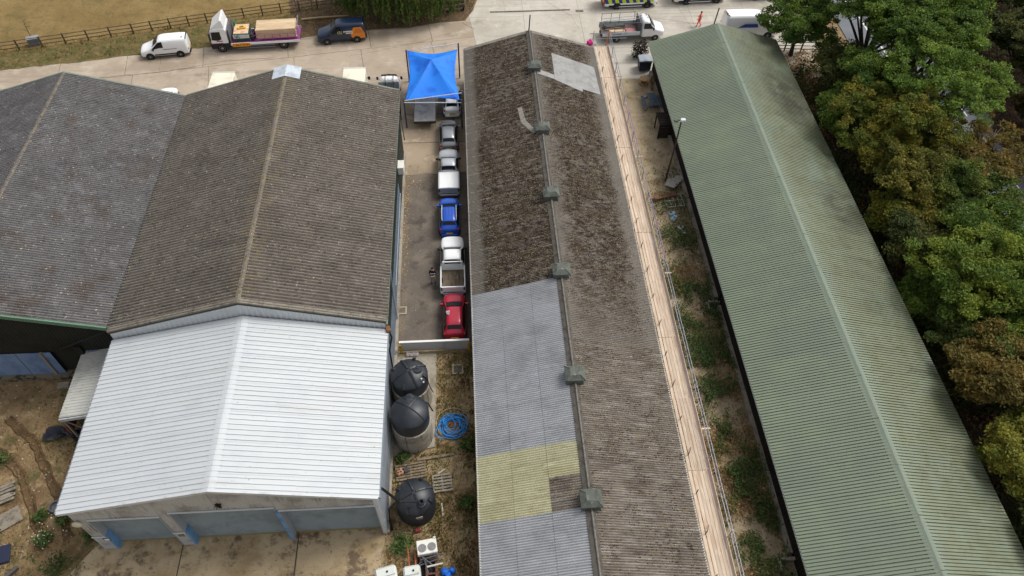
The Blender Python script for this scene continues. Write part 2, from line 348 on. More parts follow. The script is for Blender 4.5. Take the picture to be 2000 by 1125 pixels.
# ================================================================== ROOF SHEETS
def corr_profile(kind, w, pitch, depth):
    n = max(1, round(w/pitch)); pts = []
    if kind == 'wave':
        for i in range(n):
            for k in range(8): t = k/8; pts.append(((i+t)*w/n, depth/2-depth*(.5-.5*math.cos(2*math.pi*t))**1.7))
        pts.append((w, depth/2))
    elif kind == 'rib':      # flat pans with raised trapezoid ribs
        for i in range(n):
            a = i*w/n; p = w/n
            pts += [(a,0),(a+p*.5-.045,0),(a+p*.5-.034,depth),(a+p*.5+.03,depth),(a+p*.5+.045,0)]
        pts.append((w, 0))
    elif kind == 'box':      # wide crowns, narrow valleys
        for i in range(n):
            a = i*w/n; p = w/n
            pts += [(a,depth),(a+p*.68,depth),(a+p*.72,0),(a+p*.95,0)]
        pts.append((w, depth))
    return pts
def sheet_mesh(name, kind, w, L, pitch, depth, mat, lift=.02, edge=.012):
    pr = corr_profile(kind, w, pitch, depth); n = len(pr)
    vs = [(0,y,z) for y,z in pr]+[(L,y,z+lift) for y,z in pr]+[(L,y,z+lift-edge) for y,z in pr]
    fs = [(i,n+i,n+i+1,i+1) for i in range(n-1)]+[(n+i,2*n+i,2*n+i+1,n+i+1) for i in range(n-1)]
    me = MB().add(vs, fs).mesh(name, mat, 50 if kind == 'wave' else None, fixn=False)
    return me
def lay_roof(root, ridge, half, drop, y0, cols, w, tiers, kind, pitch, depth, pick, name='roof_sheet', extra=None):
    """both slopes; ridge=(x,z); half run; drop; pick(side,col,tier,yc)->material or None"""
    ang = math.atan2(drop, half); slope = math.hypot(half, drop); T = slope/tiers
    cache = {}
    for side in (1, -1):
        for c in range(cols):
            for t in range(tiers):
                yc = y0+(c+.5)*w; mt = pick(side, c, t, yc)
                if mt is None: continue
                if mt not in cache: cache[mt] = sheet_mesh(name, kind, w-.006, T+.05, pitch, depth, MATS[mt])
                d = T*t; x = ridge[0]+side*d*math.cos(ang); z = ridge[1]-d*math.sin(ang)
                jit = random.uniform(-.003,.003)
                yy = y0+c*w if side == 1 else y0+(c+1)*w
                link(name, cache[mt], root, (x, yy, z+.02+jit+.004*(c % 2)), (0, ang, 0 if side == 1 else math.pi))
    return ang
def ridge_caps(root, ridge, y0, y1, wdt, ang, mat, L=1.2, name='ridge_cap', th=.02, lift=.05):
    n = max(1, round((y1-y0)/L)); Ls = (y1-y0)/n
    hx = wdt*math.cos(ang); hz = wdt*math.sin(ang)
    prof = [(-hx,-hz),(-hx*.35,-hz*.25),(0,0),(hx*.35,-hz*.25),(hx,-hz),(hx,-hz-th),(0,-th*2),(-hx,-hz-th)]
    me = MB().prism(prof, 0, Ls-.004, 'Y').mesh(name, mat)
    for i in range(n): link(name, me, root, (ridge[0], y0+i*Ls, ridge[1]+lift+random.uniform(-.004,.004)))
def deck(root, ridge, half, drop, y0, y1, mat, th=.14, under=.06, name='roof_deck'):
    x, z = ridge; z -= under
    p = [(x-half,z-drop),(x,z),(x+half,z-drop),(x+half,z-drop-th),(x,z-th),(x-half,z-drop-th)]
    return MB().prism(p, y0, y1, 'Y').build(name, mat, root)

lich = dict(col=srgb(186,180,156), scale=5.5, lo=.67, hi=.71, detail=2, amt=.9)
lich2 = dict(col=srgb(150,138,92), scale=3.1, lo=.60, hi=.72, detail=3, amt=.45)
M('grey_fibre_cement', srgb(116,109,101), .93, objrand=.06, layers=[dict(col=srgb(98,91,84), scale=.5, lo=.4, hi=.68, amt=.7), dict(col=srgb(132,125,116), scale=1.6, lo=.5, hi=.75, amt=.8), dict(col=srgb(66,60,54), scale=7, lo=.52, hi=.7, amt=.85, stretch=(.5,1,1)), dict(col=srgb(136,128,116), scale=12, lo=.6, hi=.75, amt=.8), lich2, lich, dict(col=srgb(138,124,92), scale=2.5, lo=.42, hi=.7, amt=.5, masks=[('X',-15.6,-14.6),('X',-12.9,-13.9)], warp=.7)], bump=(22,.7,.03))
M('blue_grey_fibre_cement', srgb(112,110,110), .93, objrand=.06, layers=[dict(col=srgb(96,93,93), scale=.5, lo=.4, hi=.68, amt=.7), dict(col=srgb(134,133,134), scale=1.2, lo=.5, hi=.72, amt=.7), dict(col=srgb(66,62,60), scale=7, lo=.5, hi=.72, amt=.8, stretch=(.5,1,1)), dict(col=srgb(88,74,62), scale=.35, lo=.52, hi=.7, amt=.6), dict(col=srgb(146,144,140), scale=12, lo=.6, hi=.75, amt=.8), lich], bump=(22,.7,.03))
moss_l = [dict(col=srgb(130,122,112), scale=3, lo=.45, hi=.7, amt=.8), dict(col=srgb(84,76,66), scale=7, lo=.5, hi=.75, amt=.8)]
def moss_mat(name, base, masks, amt):
    return M(name, base, .95, objrand=.06, layers=moss_l+[
        dict(col=srgb(74,60,46), scale=.55, lo=.38, hi=.62, amt=.85*amt, rough=.75, detail=8, masks=masks, warp=1.0),
        dict(col=srgb(46,34,25), scale=3.6, lo=.44, hi=.58, amt=amt, rough=.75, detail=6, masks=masks, warp=1.0, stretch=(.45,1.2,1)),
        dict(col=srgb(96,84,58), scale=1.3, lo=.55, hi=.7, amt=.6*amt, masks=masks, warp=1.0),
        dict(col=srgb(172,156,120), scale=11, lo=.61, hi=.67, detail=3, amt=.85*amt, masks=masks, warp=1.0),
        dict(col=srgb(186,180,164), scale=10, lo=.67, hi=.72, detail=2, amt=.8), dict(edge=True, col=srgb(168,158,136), scale=3, lo=.42, hi=.6, amt=.6)], bump=(16,.9,.05))
moss_mat('mossy_sheet_west', srgb(120,114,106), [('X',.35,1.0)], 1.0)
moss_mat('mossy_sheet_east', srgb(126,120,112), [('X',11.75,10.9),('X',6.0,7.6),('Y',24,36)], 1.0)
M('weathered_sheet', srgb(120,112,103), .95, objrand=.06, layers=[dict(col=srgb(98,89,80), scale=.7, lo=.4, hi=.68), dict(col=srgb(146,140,132), scale=1.8, lo=.48, hi=.68, amt=.9, stretch=(.22,2.2,1)), dict(col=srgb(60,54,48), scale=3.0, lo=.53, hi=.66, amt=.8, stretch=(.3,2.2,1), detail=6, rough=.7), dict(col=srgb(140,124,92), scale=4.5, lo=.54, hi=.66, amt=.5, stretch=(.5,1.6,1)), dict(col=srgb(48,40,32), scale=1.6, lo=.56, hi=.66, amt=.8, detail=7, rough=.75, masks=[('X',9.4,11.4)]), dict(col=srgb(188,184,172), scale=9, lo=.66, hi=.71, detail=2, amt=.8), dict(edge=True, col=srgb(176,170,154), scale=3, lo=.4, hi=.58, amt=.6)], bump=(16,.9,.05))
M('new_grey_sheet', srgb(156,158,162), .8, objrand=.04, layers=[dict(col=srgb(141,143,146), scale=.6, lo=.4, hi=.7), dict(col=srgb(173,175,178), scale=2.5, lo=.5, hi=.75, amt=.7, stretch=(.3,2,1)), dict(col=srgb(120,118,118), scale=5, lo=.58, hi=.75, amt=.5, stretch=(.25,1.6,1)), dict(col=srgb(90,86,82), scale=6, lo=.68, hi=.74, amt=.5)], bump=(20,.2,.01))
M('yellowed_rooflight', srgb(174,172,142), .7, objrand=.05, layers=[dict(col=srgb(160,156,122), scale=.8, lo=.4, hi=.7), dict(col=srgb(190,188,162), scale=1.6, lo=.5, hi=.72, amt=.8, stretch=(.3,1.6,1)), dict(col=srgb(128,122,84), scale=4, lo=.55, hi=.75, amt=.5, stretch=(.25,1.6,1)), dict(col=srgb(70,62,46), scale=6, lo=.7, hi=.74, amt=.6)], bump=(20,.2,.01))
M('white_coated_steel', srgb(193,197,199), .42, objrand=.018, spec=.35, layers=[dict(col=srgb(187,191,195), scale=.4, lo=.45, hi=.75), dict(col=srgb(178,181,182), scale=1.4, lo=.56, hi=.78, amt=.6, stretch=(.25,1.8,1)), dict(col=srgb(150,146,138), scale=5, lo=.70, hi=.76, amt=.6), dict(col=srgb(166,165,157), scale=.8, lo=.56, hi=.72, amt=.32, stretch=(.12,3,1)), dict(col=srgb(120,112,98), scale=7, lo=.70, hi=.74, detail=2, amt=.7)])
M('green_coated_steel', srgb(119,129,110), .55, objrand=.025, spec=.35, layers=[dict(col=srgb(111,122,107), scale=.18, lo=.4, hi=.7), dict(col=srgb(130,139,114), scale=.5, lo=.5, hi=.75, amt=.6), dict(col=srgb(84,90,60), scale=1.2, lo=.48, hi=.7, amt=.6, masks=[('X',24.6,26)]), dict(col=srgb(106,108,78), scale=.3, lo=.3, hi=.6, amt=.55, masks=[('X',24.4,25.4)], warp=.6), dict(col=srgb(84,72,50), scale=5, lo=.62, hi=.7, amt=.7, masks=[('X',24.5,25.0),('X',27,25)]), dict(col=srgb(72,79,57), scale=.16, lo=.38, hi=.62, amt=.45, detail=4, rough=.5, masks=[('X',25.0,29)], warp=1.2), dict(col=srgb(70,72,50), scale=.8, lo=.5, hi=.68, amt=.5, detail=7, rough=.7, stretch=(.5,1.4,1), masks=[('X',25.4,28.5)], warp=2.2), dict(col=srgb(58,61,47), scale=.55, lo=.30, hi=.56, amt=.85, detail=7, rough=.65, masks=[('X',25.8,28.0),('Y',48.5,52.5),('Y',58.5,55)], warp=2.0), dict(col=srgb(62,66,50), scale=.5, lo=.30, hi=.56, amt=.8, detail=6, rough=.65, masks=[('X',26.2,28.6),('Y',36,38.5),('Y',43,40)], warp=2.0), dict(col=srgb(98,82,58), scale=4, lo=.57, hi=.68, amt=.8, masks=[('X',25.5,27),('Y',46,51)]), dict(col=srgb(70,62,48), scale=3.3, lo=.73, hi=.76, detail=2, amt=.8)])  # dark right-slope patches paint in tree shadow along with algae and leaf debris
m_deck = M('roof_purlins', srgb(70,66,60), .9)
m_fascia = M('green_grey_trim', srgb(112,124,112), .6, layers=[dict(col=srgb(84,92,82), scale=2, lo=.5, hi=.75, amt=.6)])
m_zinc = M('zinc_trim', srgb(150,152,154), .5, metal=.3, layers=[dict(col=srgb(110,110,110), scale=2, lo=.5, hi=.75, amt=.6)])
m_dkgreen = M('dark_green_cladding', srgb(48,62,52), .6, layers=[dict(col=srgb(36,44,38), scale=1.2, lo=.4, hi=.7)])
m_blackgreen = M('black_green_cladding', srgb(36,38,32), .7, layers=[dict(col=srgb(26,27,23), scale=1.0, lo=.4, hi=.7)])
m_lightblue = M('faded_blue_sheet', srgb(128,150,182), .6, objrand=.04, layers=[dict(col=srgb(104,128,166), scale=1.1, lo=.4, hi=.7), dict(col=srgb(58,76,112), scale=1.6, lo=.62, hi=.72, amt=.8, stretch=(3,1,.35)), dict(col=srgb(160,178,200), scale=5, lo=.55, hi=.75, amt=.6, stretch=(3,3,.3))])
m_concblock = M('weathered_concrete', srgb(160,152,138), .92, layers=[dict(col=srgb(128,120,106), scale=1.0, lo=.4, hi=.7), dict(col=srgb(84,80,72), scale=2.2, lo=.56, hi=.72, amt=.8, stretch=(2.4,2.4,.35)), dict(col=srgb(178,172,158), scale=5, lo=.55, hi=.75, amt=.6)], bump=(16,.4,.03))
m_moss_trim = M('lichen_trim', srgb(128,122,112), .95, objrand=.08, layers=[dict(col=srgb(98,90,78), scale=3, lo=.45, hi=.7), dict(col=srgb(158,150,128), scale=6, lo=.55, hi=.7, amt=.8), dict(col=srgb(60,52,42), scale=5, lo=.58, hi=.7, amt=.7)], bump=(18,.8,.03))
def clad(x0, x1, z0, ztop, n, depth, face, y, name, mat, parent):
    """vertical ribbed cladding in the x-z plane facing -Y; ztop is a function of x"""
    pass
def ribbed_wall_y(name, mat, parent, y, xs, zlo, zhi, pitch, depth, face=-1):
    """wall at plane y facing face*Y, top follows zhi(x)"""
    x0, x1 = xs; n = max(1, round((x1-x0)/pitch)); p = (x1-x0)/n; pr = []
    for i in range(n):
        a = x0+i*p; pr += [(a,0),(a+p*.55,0),(a+p*.66,depth),(a+p*.89,depth)]
    pr.append((x1,0)); N = len(pr)
    zl = zlo if callable(zlo) else (lambda x: zlo); zh = zhi if callable(zhi) else (lambda x: zhi)
    vs = [(x,y+face*d,zl(x)) for x,d in pr]+[(x,y+face*d,zh(x)) for x,d in pr]
    return MB().add(vs, [(i,i+1,N+i+1,N+i) for i in range(N-1)]).build(name, mat, parent)
def ribbed_wall_x(name, mat, parent, x, ys, zlo, zhi, pitch, depth, face=1):
    y0, y1 = ys; n = max(1, round((y1-y0)/pitch)); p = (y1-y0)/n; pr = []
    for i in range(n):
        a = y0+i*p; pr += [(a,0),(a+p*.55,0),(a+p*.66,depth),(a+p*.89,depth)]
    pr.append((y1,0)); N = len(pr)
    vs = [(x+face*d,y,zlo) for y,d in pr]+[(x+face*d,y,zhi) for y,d in pr]
    return MB().add(vs, [(i,i+1,N+i+1,N+i) for i in range(N-1)]).build(name, mat, parent)

m_ochre = M('ochre_lichen_ridge', srgb(114,107,96), .95, objrand=.08, layers=[dict(col=srgb(124,110,82), scale=1.2, lo=.42, hi=.7, amt=.7), dict(col=srgb(82,74,64), scale=4, lo=.48, hi=.7), dict(col=srgb(160,150,126), scale=9, lo=.58, hi=.7)], bump=(20,.8,.03))
# ------------------------------------------------------------------ grey corrugated barn (centre left)
barn = thing('corrugated_barn', 'large barn with brown-grey corrugated roof directly behind the white roofed shed', 'barn', (0,0,0))
bx, bz, bh, bd = -14.31, 9.1, 8.64, 2.5
ang = lay_roof(barn, (bx,bz), bh, bd, 28.25, 23, 1.02, 5, 'wave', .255, .15, lambda s,c,t,y: 'grey_fibre_cement')
deck(barn, (bx,bz), bh-.05, bd-.015, 28.12, 51.7, m_deck)
ridge_caps(barn, (bx,bz), 28.2, 51.74, .17, ang, m_ochre, 1.02, lift=.085)
def verge(root, ridge, half, drop, y, w, mat, lift=.075, name='verge_flashing', th=.05):
    for s in (1, -1):
        x, z = ridge; a = math.atan2(drop, half)
        mb = MB(); k = 6
        for i in range(k):
            t0, t1 = i/k, (i+1)/k-.002
            p = [(x+s*half*t0, z-drop*t0+lift), (x+s*half*t1, z-drop*t1+lift), (x+s*half*t1, z-drop*t1+lift-th-.1), (x+s*half*t0, z-drop*t0+lift-th-.1)]
            mb.prism(p, y, y+w, 'Y')
        mb.build(name, mat, root)
verge(barn, (bx,bz), bh, bd, 28.13, .30, m_moss_trim)
verge(barn, (bx,bz), bh, bd, 51.66, .22, m_fascia)
# pale sheet wrapped over the far end of the ridge
pm = MB()
for s in (1,-1): pm.prism([(bx,bz+.16),(bx+s*1.08,bz+.16-1.08*bd/bh),(bx+s*1.08,bz+.12-1.08*bd/bh),(bx,bz+.12)], 50.45, 51.95, 'Y')
pm.build('ridge_patch', M('pale_lead', srgb(190,198,206), .5, layers=[dict(col=srgb(160,168,176), scale=2, lo=.4, hi=.7)]), barn)
# walls
ribbed_wall_x('wall', m_dkgreen, barn, -5.93, (28.5,51.3), 3.1, 6.62, .3, .03)
low = ribbed_wall_x('lower_panel', M('pale_blue_grey_sheet', srgb(132,144,158), .6, layers=[dict(col=srgb(112,124,138), scale=1.0, lo=.42, hi=.7), dict(col=srgb(84,92,100), scale=2, lo=.56, hi=.72, amt=.7, stretch=(1,3,.3))]), barn, -5.91, (28.5,44.5), .55, 3.1, .25, .03)
MB().box(-6.2,-5.9,44.5,51.3,.3,3.1).build('dark_door', m_blackgreen, barn)
MB().box(-6.25,-5.72,28.4,51.3,-.02,.34).build('plinth', m_concblock, barn)
MB().box(-22.9,-5.95,28.55,51.3,0,6.5).build('inner_walls', m_dkgreen, barn)
MB().prism([(-22.9,6.5),(-5.95,6.5),(bx,bz-.25)], 51.0, 51.35, 'Y').build('far_gable', m_dkgreen, barn)
MB().tube([(-5.68,27.98,6.5),(-5.68,51.6,6.5)], .075, 8).build('gutter', m_fascia, barn)
MB().tube([(-5.82,33,.34),(-5.82,33,3.2),(-5.7,33,6.4)], .05, 6).build('downpipe', M('pvc_grey', srgb(150,158,168), .5), barn)
MB().tube([(-5.70,51.4,6.4),(-5.80,51.4,3.8),(-5.55,49.9,2.9)], .05, 6).build('downpipe', M('black_pvc', srgb(22,22,23), .5), barn)
MB().tube([(-5.80,34.6,2.2),(-5.80,44.2,2.2)], .035, 6).build('pipe', M('pvc_grey', srgb(150,158,168)), barn)
wg = ribbed_wall_y('gable_cladding', MATS['white_coated_steel'], barn, 28.16, (-22.85,-5.8), lambda x: 5.5, lambda x: bz-.16-abs(x-bx)*bd/bh, .33, .035)
# ------------------------------------------------------------------ far left barn
barn2 = thing('corrugated_barn', 'barn at the left edge with blue-grey corrugated roof and faded blue lower wall', 'barn')
cx2 = -31.63
def pick2(s,c,t,y): return 'blue_grey_fibre_cement'
ang = lay_roof(barn2, (cx2,9.1), 8.58, 2.5, 28.55, 24, .9625, 5, 'wave', .1925, .115, pick2)
deck(barn2, (cx2,9.1), 8.5, 2.48, 28.65, 51.6, m_deck)
ridge_caps(barn2, (cx2,9.1), 28.5, 51.66, .15, ang, m_ochre, .96, lift=.06)
verge(barn2, (cx2,9.1), 8.58, 2.5, 51.6, .2, m_fascia)
m_gfascia = M('sage_green_fascia', srgb(92,122,100), .6, layers=[dict(col=srgb(72,98,80), scale=1.5, lo=.5, hi=.75, amt=.7)])
for s in (1,-1):
    MB().prism([(cx2,9.17),(cx2+s*8.58,6.67),(cx2+s*8.58,6.35),(cx2,8.85)], 28.42, 28.54, 'Y').build('fascia', m_gfascia, barn2)
MB().box(-40,-23.3,29.6,51.2,0,6.3).build('inner_walls', m_blackgreen, barn2)
ribbed_wall_y('upper_wall', m_blackgreen, barn2, 29.42, (-40.2,-22.96), 2.95, lambda x: 8.9-abs(x-cx2)*2.5/8.6, .22, .03)
for i in range(7):
    xa = -40+i*2.32
    if i == 5: continue
    ribbed_wall_y('blue_sheet', m_lightblue, barn2, 29.36, (xa,xa+2.28), .42, 2.95, .152, .03)
MB().box(-29.15,-28.98,29.22,29.40,.4,2.95).build('post', M('timber_grey', srgb(140,132,122), .9), barn2)
MB().box(-26.6,-26.2,29.2,29.45,0,3.6).build('post', m_blackgreen, barn2)
MB().box(-40.2,-24.5,29.1,29.6,-.02,.42).build('plinth', M('mossy_plinth', srgb(120,112,96), .95, layers=[dict(col=srgb(60,50,38), scale=2, lo=.48, hi=.62), dict(col=srgb(96,84,60), scale=5, lo=.5, hi=.7)]), barn2)
MB().tube([(-27.4,29.1,3.62),(-23.2,28.9,5.9)], .06, 6).build('brace', m_blackgreen, barn2)
MB().tube([(-22.96,28.5,6.62),(-22.96,51.5,6.62)], .09, 8).build('valley_gutter', m_blackgreen, barn2)
struct_pole = None

# ------------------------------------------------------------------ white shed
shed = thing('white_shed', 'white roofed metal shed with three roller doors facing the concrete apron', 'shed')
sx, sz, sh, sdp = -14.27, 7.85, 8.55, 2.0
ang = lay_roof(shed, (sx,sz), sh, sdp, 16.82, 12, .937, 2, 'rib', .3123, .046, lambda s,c,t,y: 'white_coated_steel', 'roof_panel')
deck(shed, (sx,sz), sh-.06, sdp-.02, 16.95, 28.0, m_zinc, .1)
ridge_caps(shed, (sx,sz), 16.8, 28.06, .36, ang, MATS['white_coated_steel'], 2.9)
m_soffit = M('shed_trim', srgb(196,200,202), .5, layers=[dict(col=srgb(150,150,146), scale=2, lo=.5, hi=.75, amt=.5)])
for s in (1,-1):
    MB().prism([(sx,sz+.055),(sx+s*sh,sz-sdp+.055),(sx+s*sh,sz-sdp-.17),(sx,sz-.17)], 16.72, 16.83, 'Y').build('verge_trim', m_soffit, shed)
    MB().box(min(sx+s*(sh+.0),sx+s*(sh+.13)), max(sx+s*(sh+.0),sx+s*(sh+.13)), 16.8, 28.05, sz-sdp-.12, sz-sdp-.01).build('gutter', M('grey_gutter', srgb(120,130,140), .5), shed)
m_gable = M('stained_grey_cladding', srgb(178,177,173), .7, layers=[dict(col=srgb(142,138,130), scale=.8, lo=.4, hi=.7), dict(col=srgb(104,102,95), scale=1.6, lo=.54, hi=.72, amt=.6, stretch=(3,1,.3)), dict(col=srgb(176,174,168), scale=3, lo=.58, hi=.75, amt=.6, stretch=(3,1,.4))])
m_sidewall = M('pale_blue_grey_cladding', srgb(164,170,176), .6, layers=[dict(col=srgb(142,148,154), scale=.8, lo=.45, hi=.75), dict(col=srgb(110,112,110), scale=2, lo=.58, hi=.75, amt=.6, stretch=(1,3,.3))])
ztop = lambda x: sz-.2-abs(x-sx)*sdp/sh
doors = [(-21.84,-18.02,4.37),(-17.32,-11.64,4.82),(-11.40,-6.12,4.42)]
# front gable: cladding above and between the doors
edges = [-22.62]+[e for d in doors for e in (d[0],d[1])]+[-5.9]
for a, b in [(-22.62,-21.84),(-18.02,-17.32)]:
    ribbed_wall_y('gable_cladding', m_gable, shed, 17.0, (a,b), 2.0, ztop, .19, .03)
    MB().box(a+.01,b-.01,16.95,17.45,0.02,1.97).build('pier_panel', M('dirty_pale_panel', srgb(166,170,172), .7, layers=[dict(col=srgb(120,116,106), scale=1.5, lo=.5, hi=.72, amt=.8), dict(col=srgb(196,200,202), scale=3, lo=.55, hi=.75)]), shed)
    MB().box(a-.0,b+.0,16.91,16.95,1.9,2.0).build('pier_trim', m_soffit, shed)
for (a,b,h) in doors: ribbed_wall_y('gable_cladding', m_gable, shed, 17.0, (a,b), h, ztop, .19, .03)
ribbed_wall_y('gable_cladding', m_gable, shed, 17.0, (-11.64,-11.40), 0.02, ztop, .12, .02)
MB().box(-6.12,-5.9,16.96,17.45,0,5.6).build('corner_pier', m_soffit, shed)
m_roller = M('blue_grey_roller', srgb(134,144,147), .6, objrand=.04, layers=[dict(col=srgb(118,128,131), scale=.9, lo=.4, hi=.7), dict(col=srgb(152,161,164), scale=2.5, lo=.55, hi=.75, amt=.6)])
m_bluepaint = M('blue_paint', srgb(104,146,186), .6, layers=[dict(col=srgb(80,118,156), scale=1.2, lo=.45, hi=.7), dict(col=srgb(130,140,146), scale=3, lo=.62, hi=.75, amt=.8)])
for di, (a,b,h) in enumerate(doors):
    n = int((h-.05)/.125); pr = []
    for i in range(n+1):
        z = .12+(h-.12)*i/n
        pr += [(0,z)] if i == n else [(0,z),(.022,z+.03),(.022,z+.085),(0,z+.1)]
    N = len(pr)
    vs = [(a,17.42-d,z) for d,z in pr]+[(b,17.42-d,z) for d,z in pr]
    dr = MB().add(vs, [(i,i+1,N+i+1,N+i) for i in range(N-1)]).build('roller_door', m_roller, shed)
    MB().box(a,b,17.36,17.44,.02,.13).build('bottom_rail', M('yellow_grime_rail', srgb(140,128,92), .8), dr)
    MB().box(a-.05,b+.05,16.90,16.965,h-.02,h+.08).build('lintel', m_soffit, shed)
    MB().box(a-.04,a+.0,16.93,17.5,1.9 if di < 2 else .02,h).build('door_jamb', M('jamb_grey', srgb(150,156,160), .6), shed)
    MB().box(b,b+.04,16.93,17.5,.02,h).build('door_jamb', M('jamb_grey', srgb(150,156,160), .6), shed)
    if di < 2: MB().box(a-.02,a+.12,16.93,17.44,.02,1.95).build('blue_guard', m_bluepaint, shed)
    else: MB().box(a-.24,a-.02,16.92,17.40,.02,h-.02).build('blue_guard', m_bluepaint, shed)
MB().box(-22.7,-5.85,28.0,28.3,0,5.7).box(-22.6,-5.95,17.5,17.6,0,5.7).build('inner_walls', m_gable, shed)
ribbed_wall_x('side_wall', m_sidewall, shed, -5.88, (17.0,28.4), .25, 5.72, .2, .035)
ribbed_wall_x('side_wall', m_sidewall, shed, -22.62, (17.0,28.4), .1, 5.72, .2, .035, -1)
MB().box(-6.05,-5.72,17.0,28.4,-.02,.26).build('plinth', m_concblock, shed)
MB().prism([(sx,sz-.16),(sx+1.0,sz-.4),(sx+1,5.2),(sx-1,5.2),(sx-1,sz-.4)], 17.05, 17.12, 'Y').build('gable_backing', m_gable, shed)
# hole with a tuft over the middle door, lamp, sign plates
m_black = M('matt_black', srgb(20,20,21), .7)
vb = MB()
for i in range(26):
    a = random.uniform(0,6.28); l = random.uniform(.1,.3)
    vb.tube([(-14.42,16.95,5.62),(-14.42+math.cos(a)*l,16.85-random.random()*.1,5.62+math.sin(a)*l*.7)], .015, 4)
vb.cbox((-14.42,16.97,5.62),(.3,.06,.22)).build('nest', M('dark_straw', srgb(46,40,30), .95), shed)
MB().lathe([(.05,0),(.24,.02),(.26,.1),(.16,.2),(.02,.23)], (0,0,0), 16, 'Y').build('lamp', M('cream_plastic', srgb(206,202,178), .5), shed, loc=(-22.4,16.7,4.3))
sg = MB().box(-22.1,-21.72,16.925,16.945,1.35,1.75).build('sign_plate', M('sign_dark', srgb(70,52,52), .6), shed)
MB().box(-22.05,-21.77,16.918,16.924,1.42,1.68).build('sign_panel', M('sign_white', G_(.75), .6), sg)
sg = MB().box(-17.82,-17.50,16.925,16.945,1.42,1.72).build('sign_plate', M('sign_frame_grey', srgb(90,88,64), .6), shed)
MB().box(-17.78,-17.54,16.918,16.924,1.47,1.67).build('sign_panel', M('sign_olive', srgb(128,118,58), .6), sg)
# gutter debris and downpipe at the far right corner
MB().tube([(-5.62,28.0,5.75),(-5.5,27.9,5.2),(-5.74,27.6,4.2),(-5.70,27.2,2.0),(-5.3,26.9,1.0)], .06, 8).build('downpipe', M('black_pvc', srgb(22,22,23)), shed)
MB().cbox((-5.66,28.0,5.98),(.3,.45,.22),.3,.05).build('gutter_box', M('rusty_brown', srgb(122,84,58), .9), shed)

# ------------------------------------------------------------------ lean-to on the shed's left side
lean = thing('lean_to', 'narrow white lean-to roof beside the left wall of the white shed', 'lean-to')
la = math.atan2(.75, 3.8); Ls = math.hypot(3.8,.75)
for i in range(6):
    me = MATS['white_coated_steel']
lm = M('dull_white_sheet', srgb(196,196,190), .6, objrand=.02, layers=[dict(col=srgb(176,176,168), scale=.7, lo=.45, hi=.7), dict(col=srgb(140,136,120), scale=3, lo=.6, hi=.75, amt=.5)])
mesh_l = sheet_mesh('roof_sheet', 'box', .88, Ls, .22, .03, lm)
for i in range(6): link('roof_sheet', mesh_l, lean, (-22.66, 24.45+(i+1)*.883, 3.42), (0, la, math.pi))
MB().prism([(-26.4,2.55),(-22.68,3.3),(-22.68,3.2),(-26.4,2.42)], 24.42, 29.74, 'Y').build('roof_frame', m_zinc, lean)
MB().prism([(-26.45,2.68),(-22.68,3.43),(-22.68,3.2),(-26.45,2.40)], 24.33, 24.41, 'Y').build('verge_board', m_soffit, lean)
for y in (24.5,29.5): MB().box(-26.4,-26.28,y-.06,y+.06,-.05,2.5).build('post', M('timber_grey', srgb(140,132,122)), lean)
MB().tube([(-26.3,24.45,2.4),(-24.6,24.45,.1)], .05, 4).build('brace', M('timber_grey', srgb(140,132,122)), lean)
tag(MB().cbox((-26.75,25.6,.75),(.12,2.0,.9),.03).build('rusty_panel', M('rust_panel', srgb(138,72,44), .9, layers=[dict(col=srgb(92,50,34), scale=3, lo=.45, hi=.7)])), 'narrow rust-red panel standing under the lean-to edge', 'panel')
tp = MB(); N = 14
vs = []; 
for i in range(N):
    for j in range(8):
        u, v = i/(N-1), j/7
        vs.append((-28.6+2.3*u, 24.7+.45*math.sin(u*4)*.4+ (v-.5)*(.75+.35*math.sin(u*7)), .05+.16*abs(math.sin(u*9+v*4))+.1*random.random()))
fs = [(i*8+j,(i+1)*8+j,(i+1)*8+j+1,i*8+j+1) for i in range(N-1) for j in range(7)]
to = tp.add(vs, fs).build('tarpaulin', M('black_tarp', srgb(36,38,46), .45), smooth=40)
tag(to, 'crumpled black tarpaulin lying on the soil beside the lean-to', 'tarpaulin')

# ------------------------------------------------------------------ long mossy shed (middle)
mid = thing('mossy_shed', 'long low shed with patched mossy corrugated roof and a row of ridge vents', 'shed')
mx, mz, mh, md_ = 6.0, 4.85, 6.26, 1.85
Y0 = 32.7-20*1.0375
def pickm(s, c, t, y):
    if s == -1:
        if y < 16.1: return 'new_grey_sheet'
        if y < 20.25:
            if t == 0 and y < 18.2: return 'weathered_sheet'
            return 'yellowed_rooflight'
        if y < 32.7: return 'new_grey_sheet'
        return 'mossy_sheet_west'
    return 'mossy_sheet_east' if y > 27 else 'weathered_sheet'
ang = lay_roof(mid, (mx,mz), mh, md_, Y0, 49, 1.0375, 3, 'wave', .1482, .075, pickm)
# the same sheets carry on in front of the picture's lower edge
fm = {}
for side in (1,-1):
    for c in range(8):
        for t in range(3):
            y = Y0-(c+1)*1.0375; nm = pickm(side,0,t,y)
            fm.setdefault(nm, []).append((side,t,y))
for nm, L in fm.items():
    big = MB(); slope = math.hypot(mh,md_); T = slope/3; pr = corr_profile('wave',1.0375,.1482,.075)
    for side,t,y in L:
        mt = Matrix.Translation((mx+side*T*t*math.cos(ang), y if side == 1 else y+1.0375, mz-T*t*math.sin(ang)+.02)) @ Matrix.Rotation(0 if side == 1 else math.pi,4,'Z') @ Matrix.Rotation(ang,4,'Y')
        n = len(pr); vs = [mt @ Vector((0,a,b)) for a,b in pr]+[mt @ Vector((T+.05,a,b+.02)) for a,b in pr]
        big.add(vs, [(i,n+i,n+i+1,i+1) for i in range(n-1)])
    o = big.build('roof_sheets', MATS[nm], mid, fixn=False); o['kind'] = 'stuff'
deck(mid, (mx,mz), mh-.05, md_-.015, 3.7, 62.75, m_deck, .12)
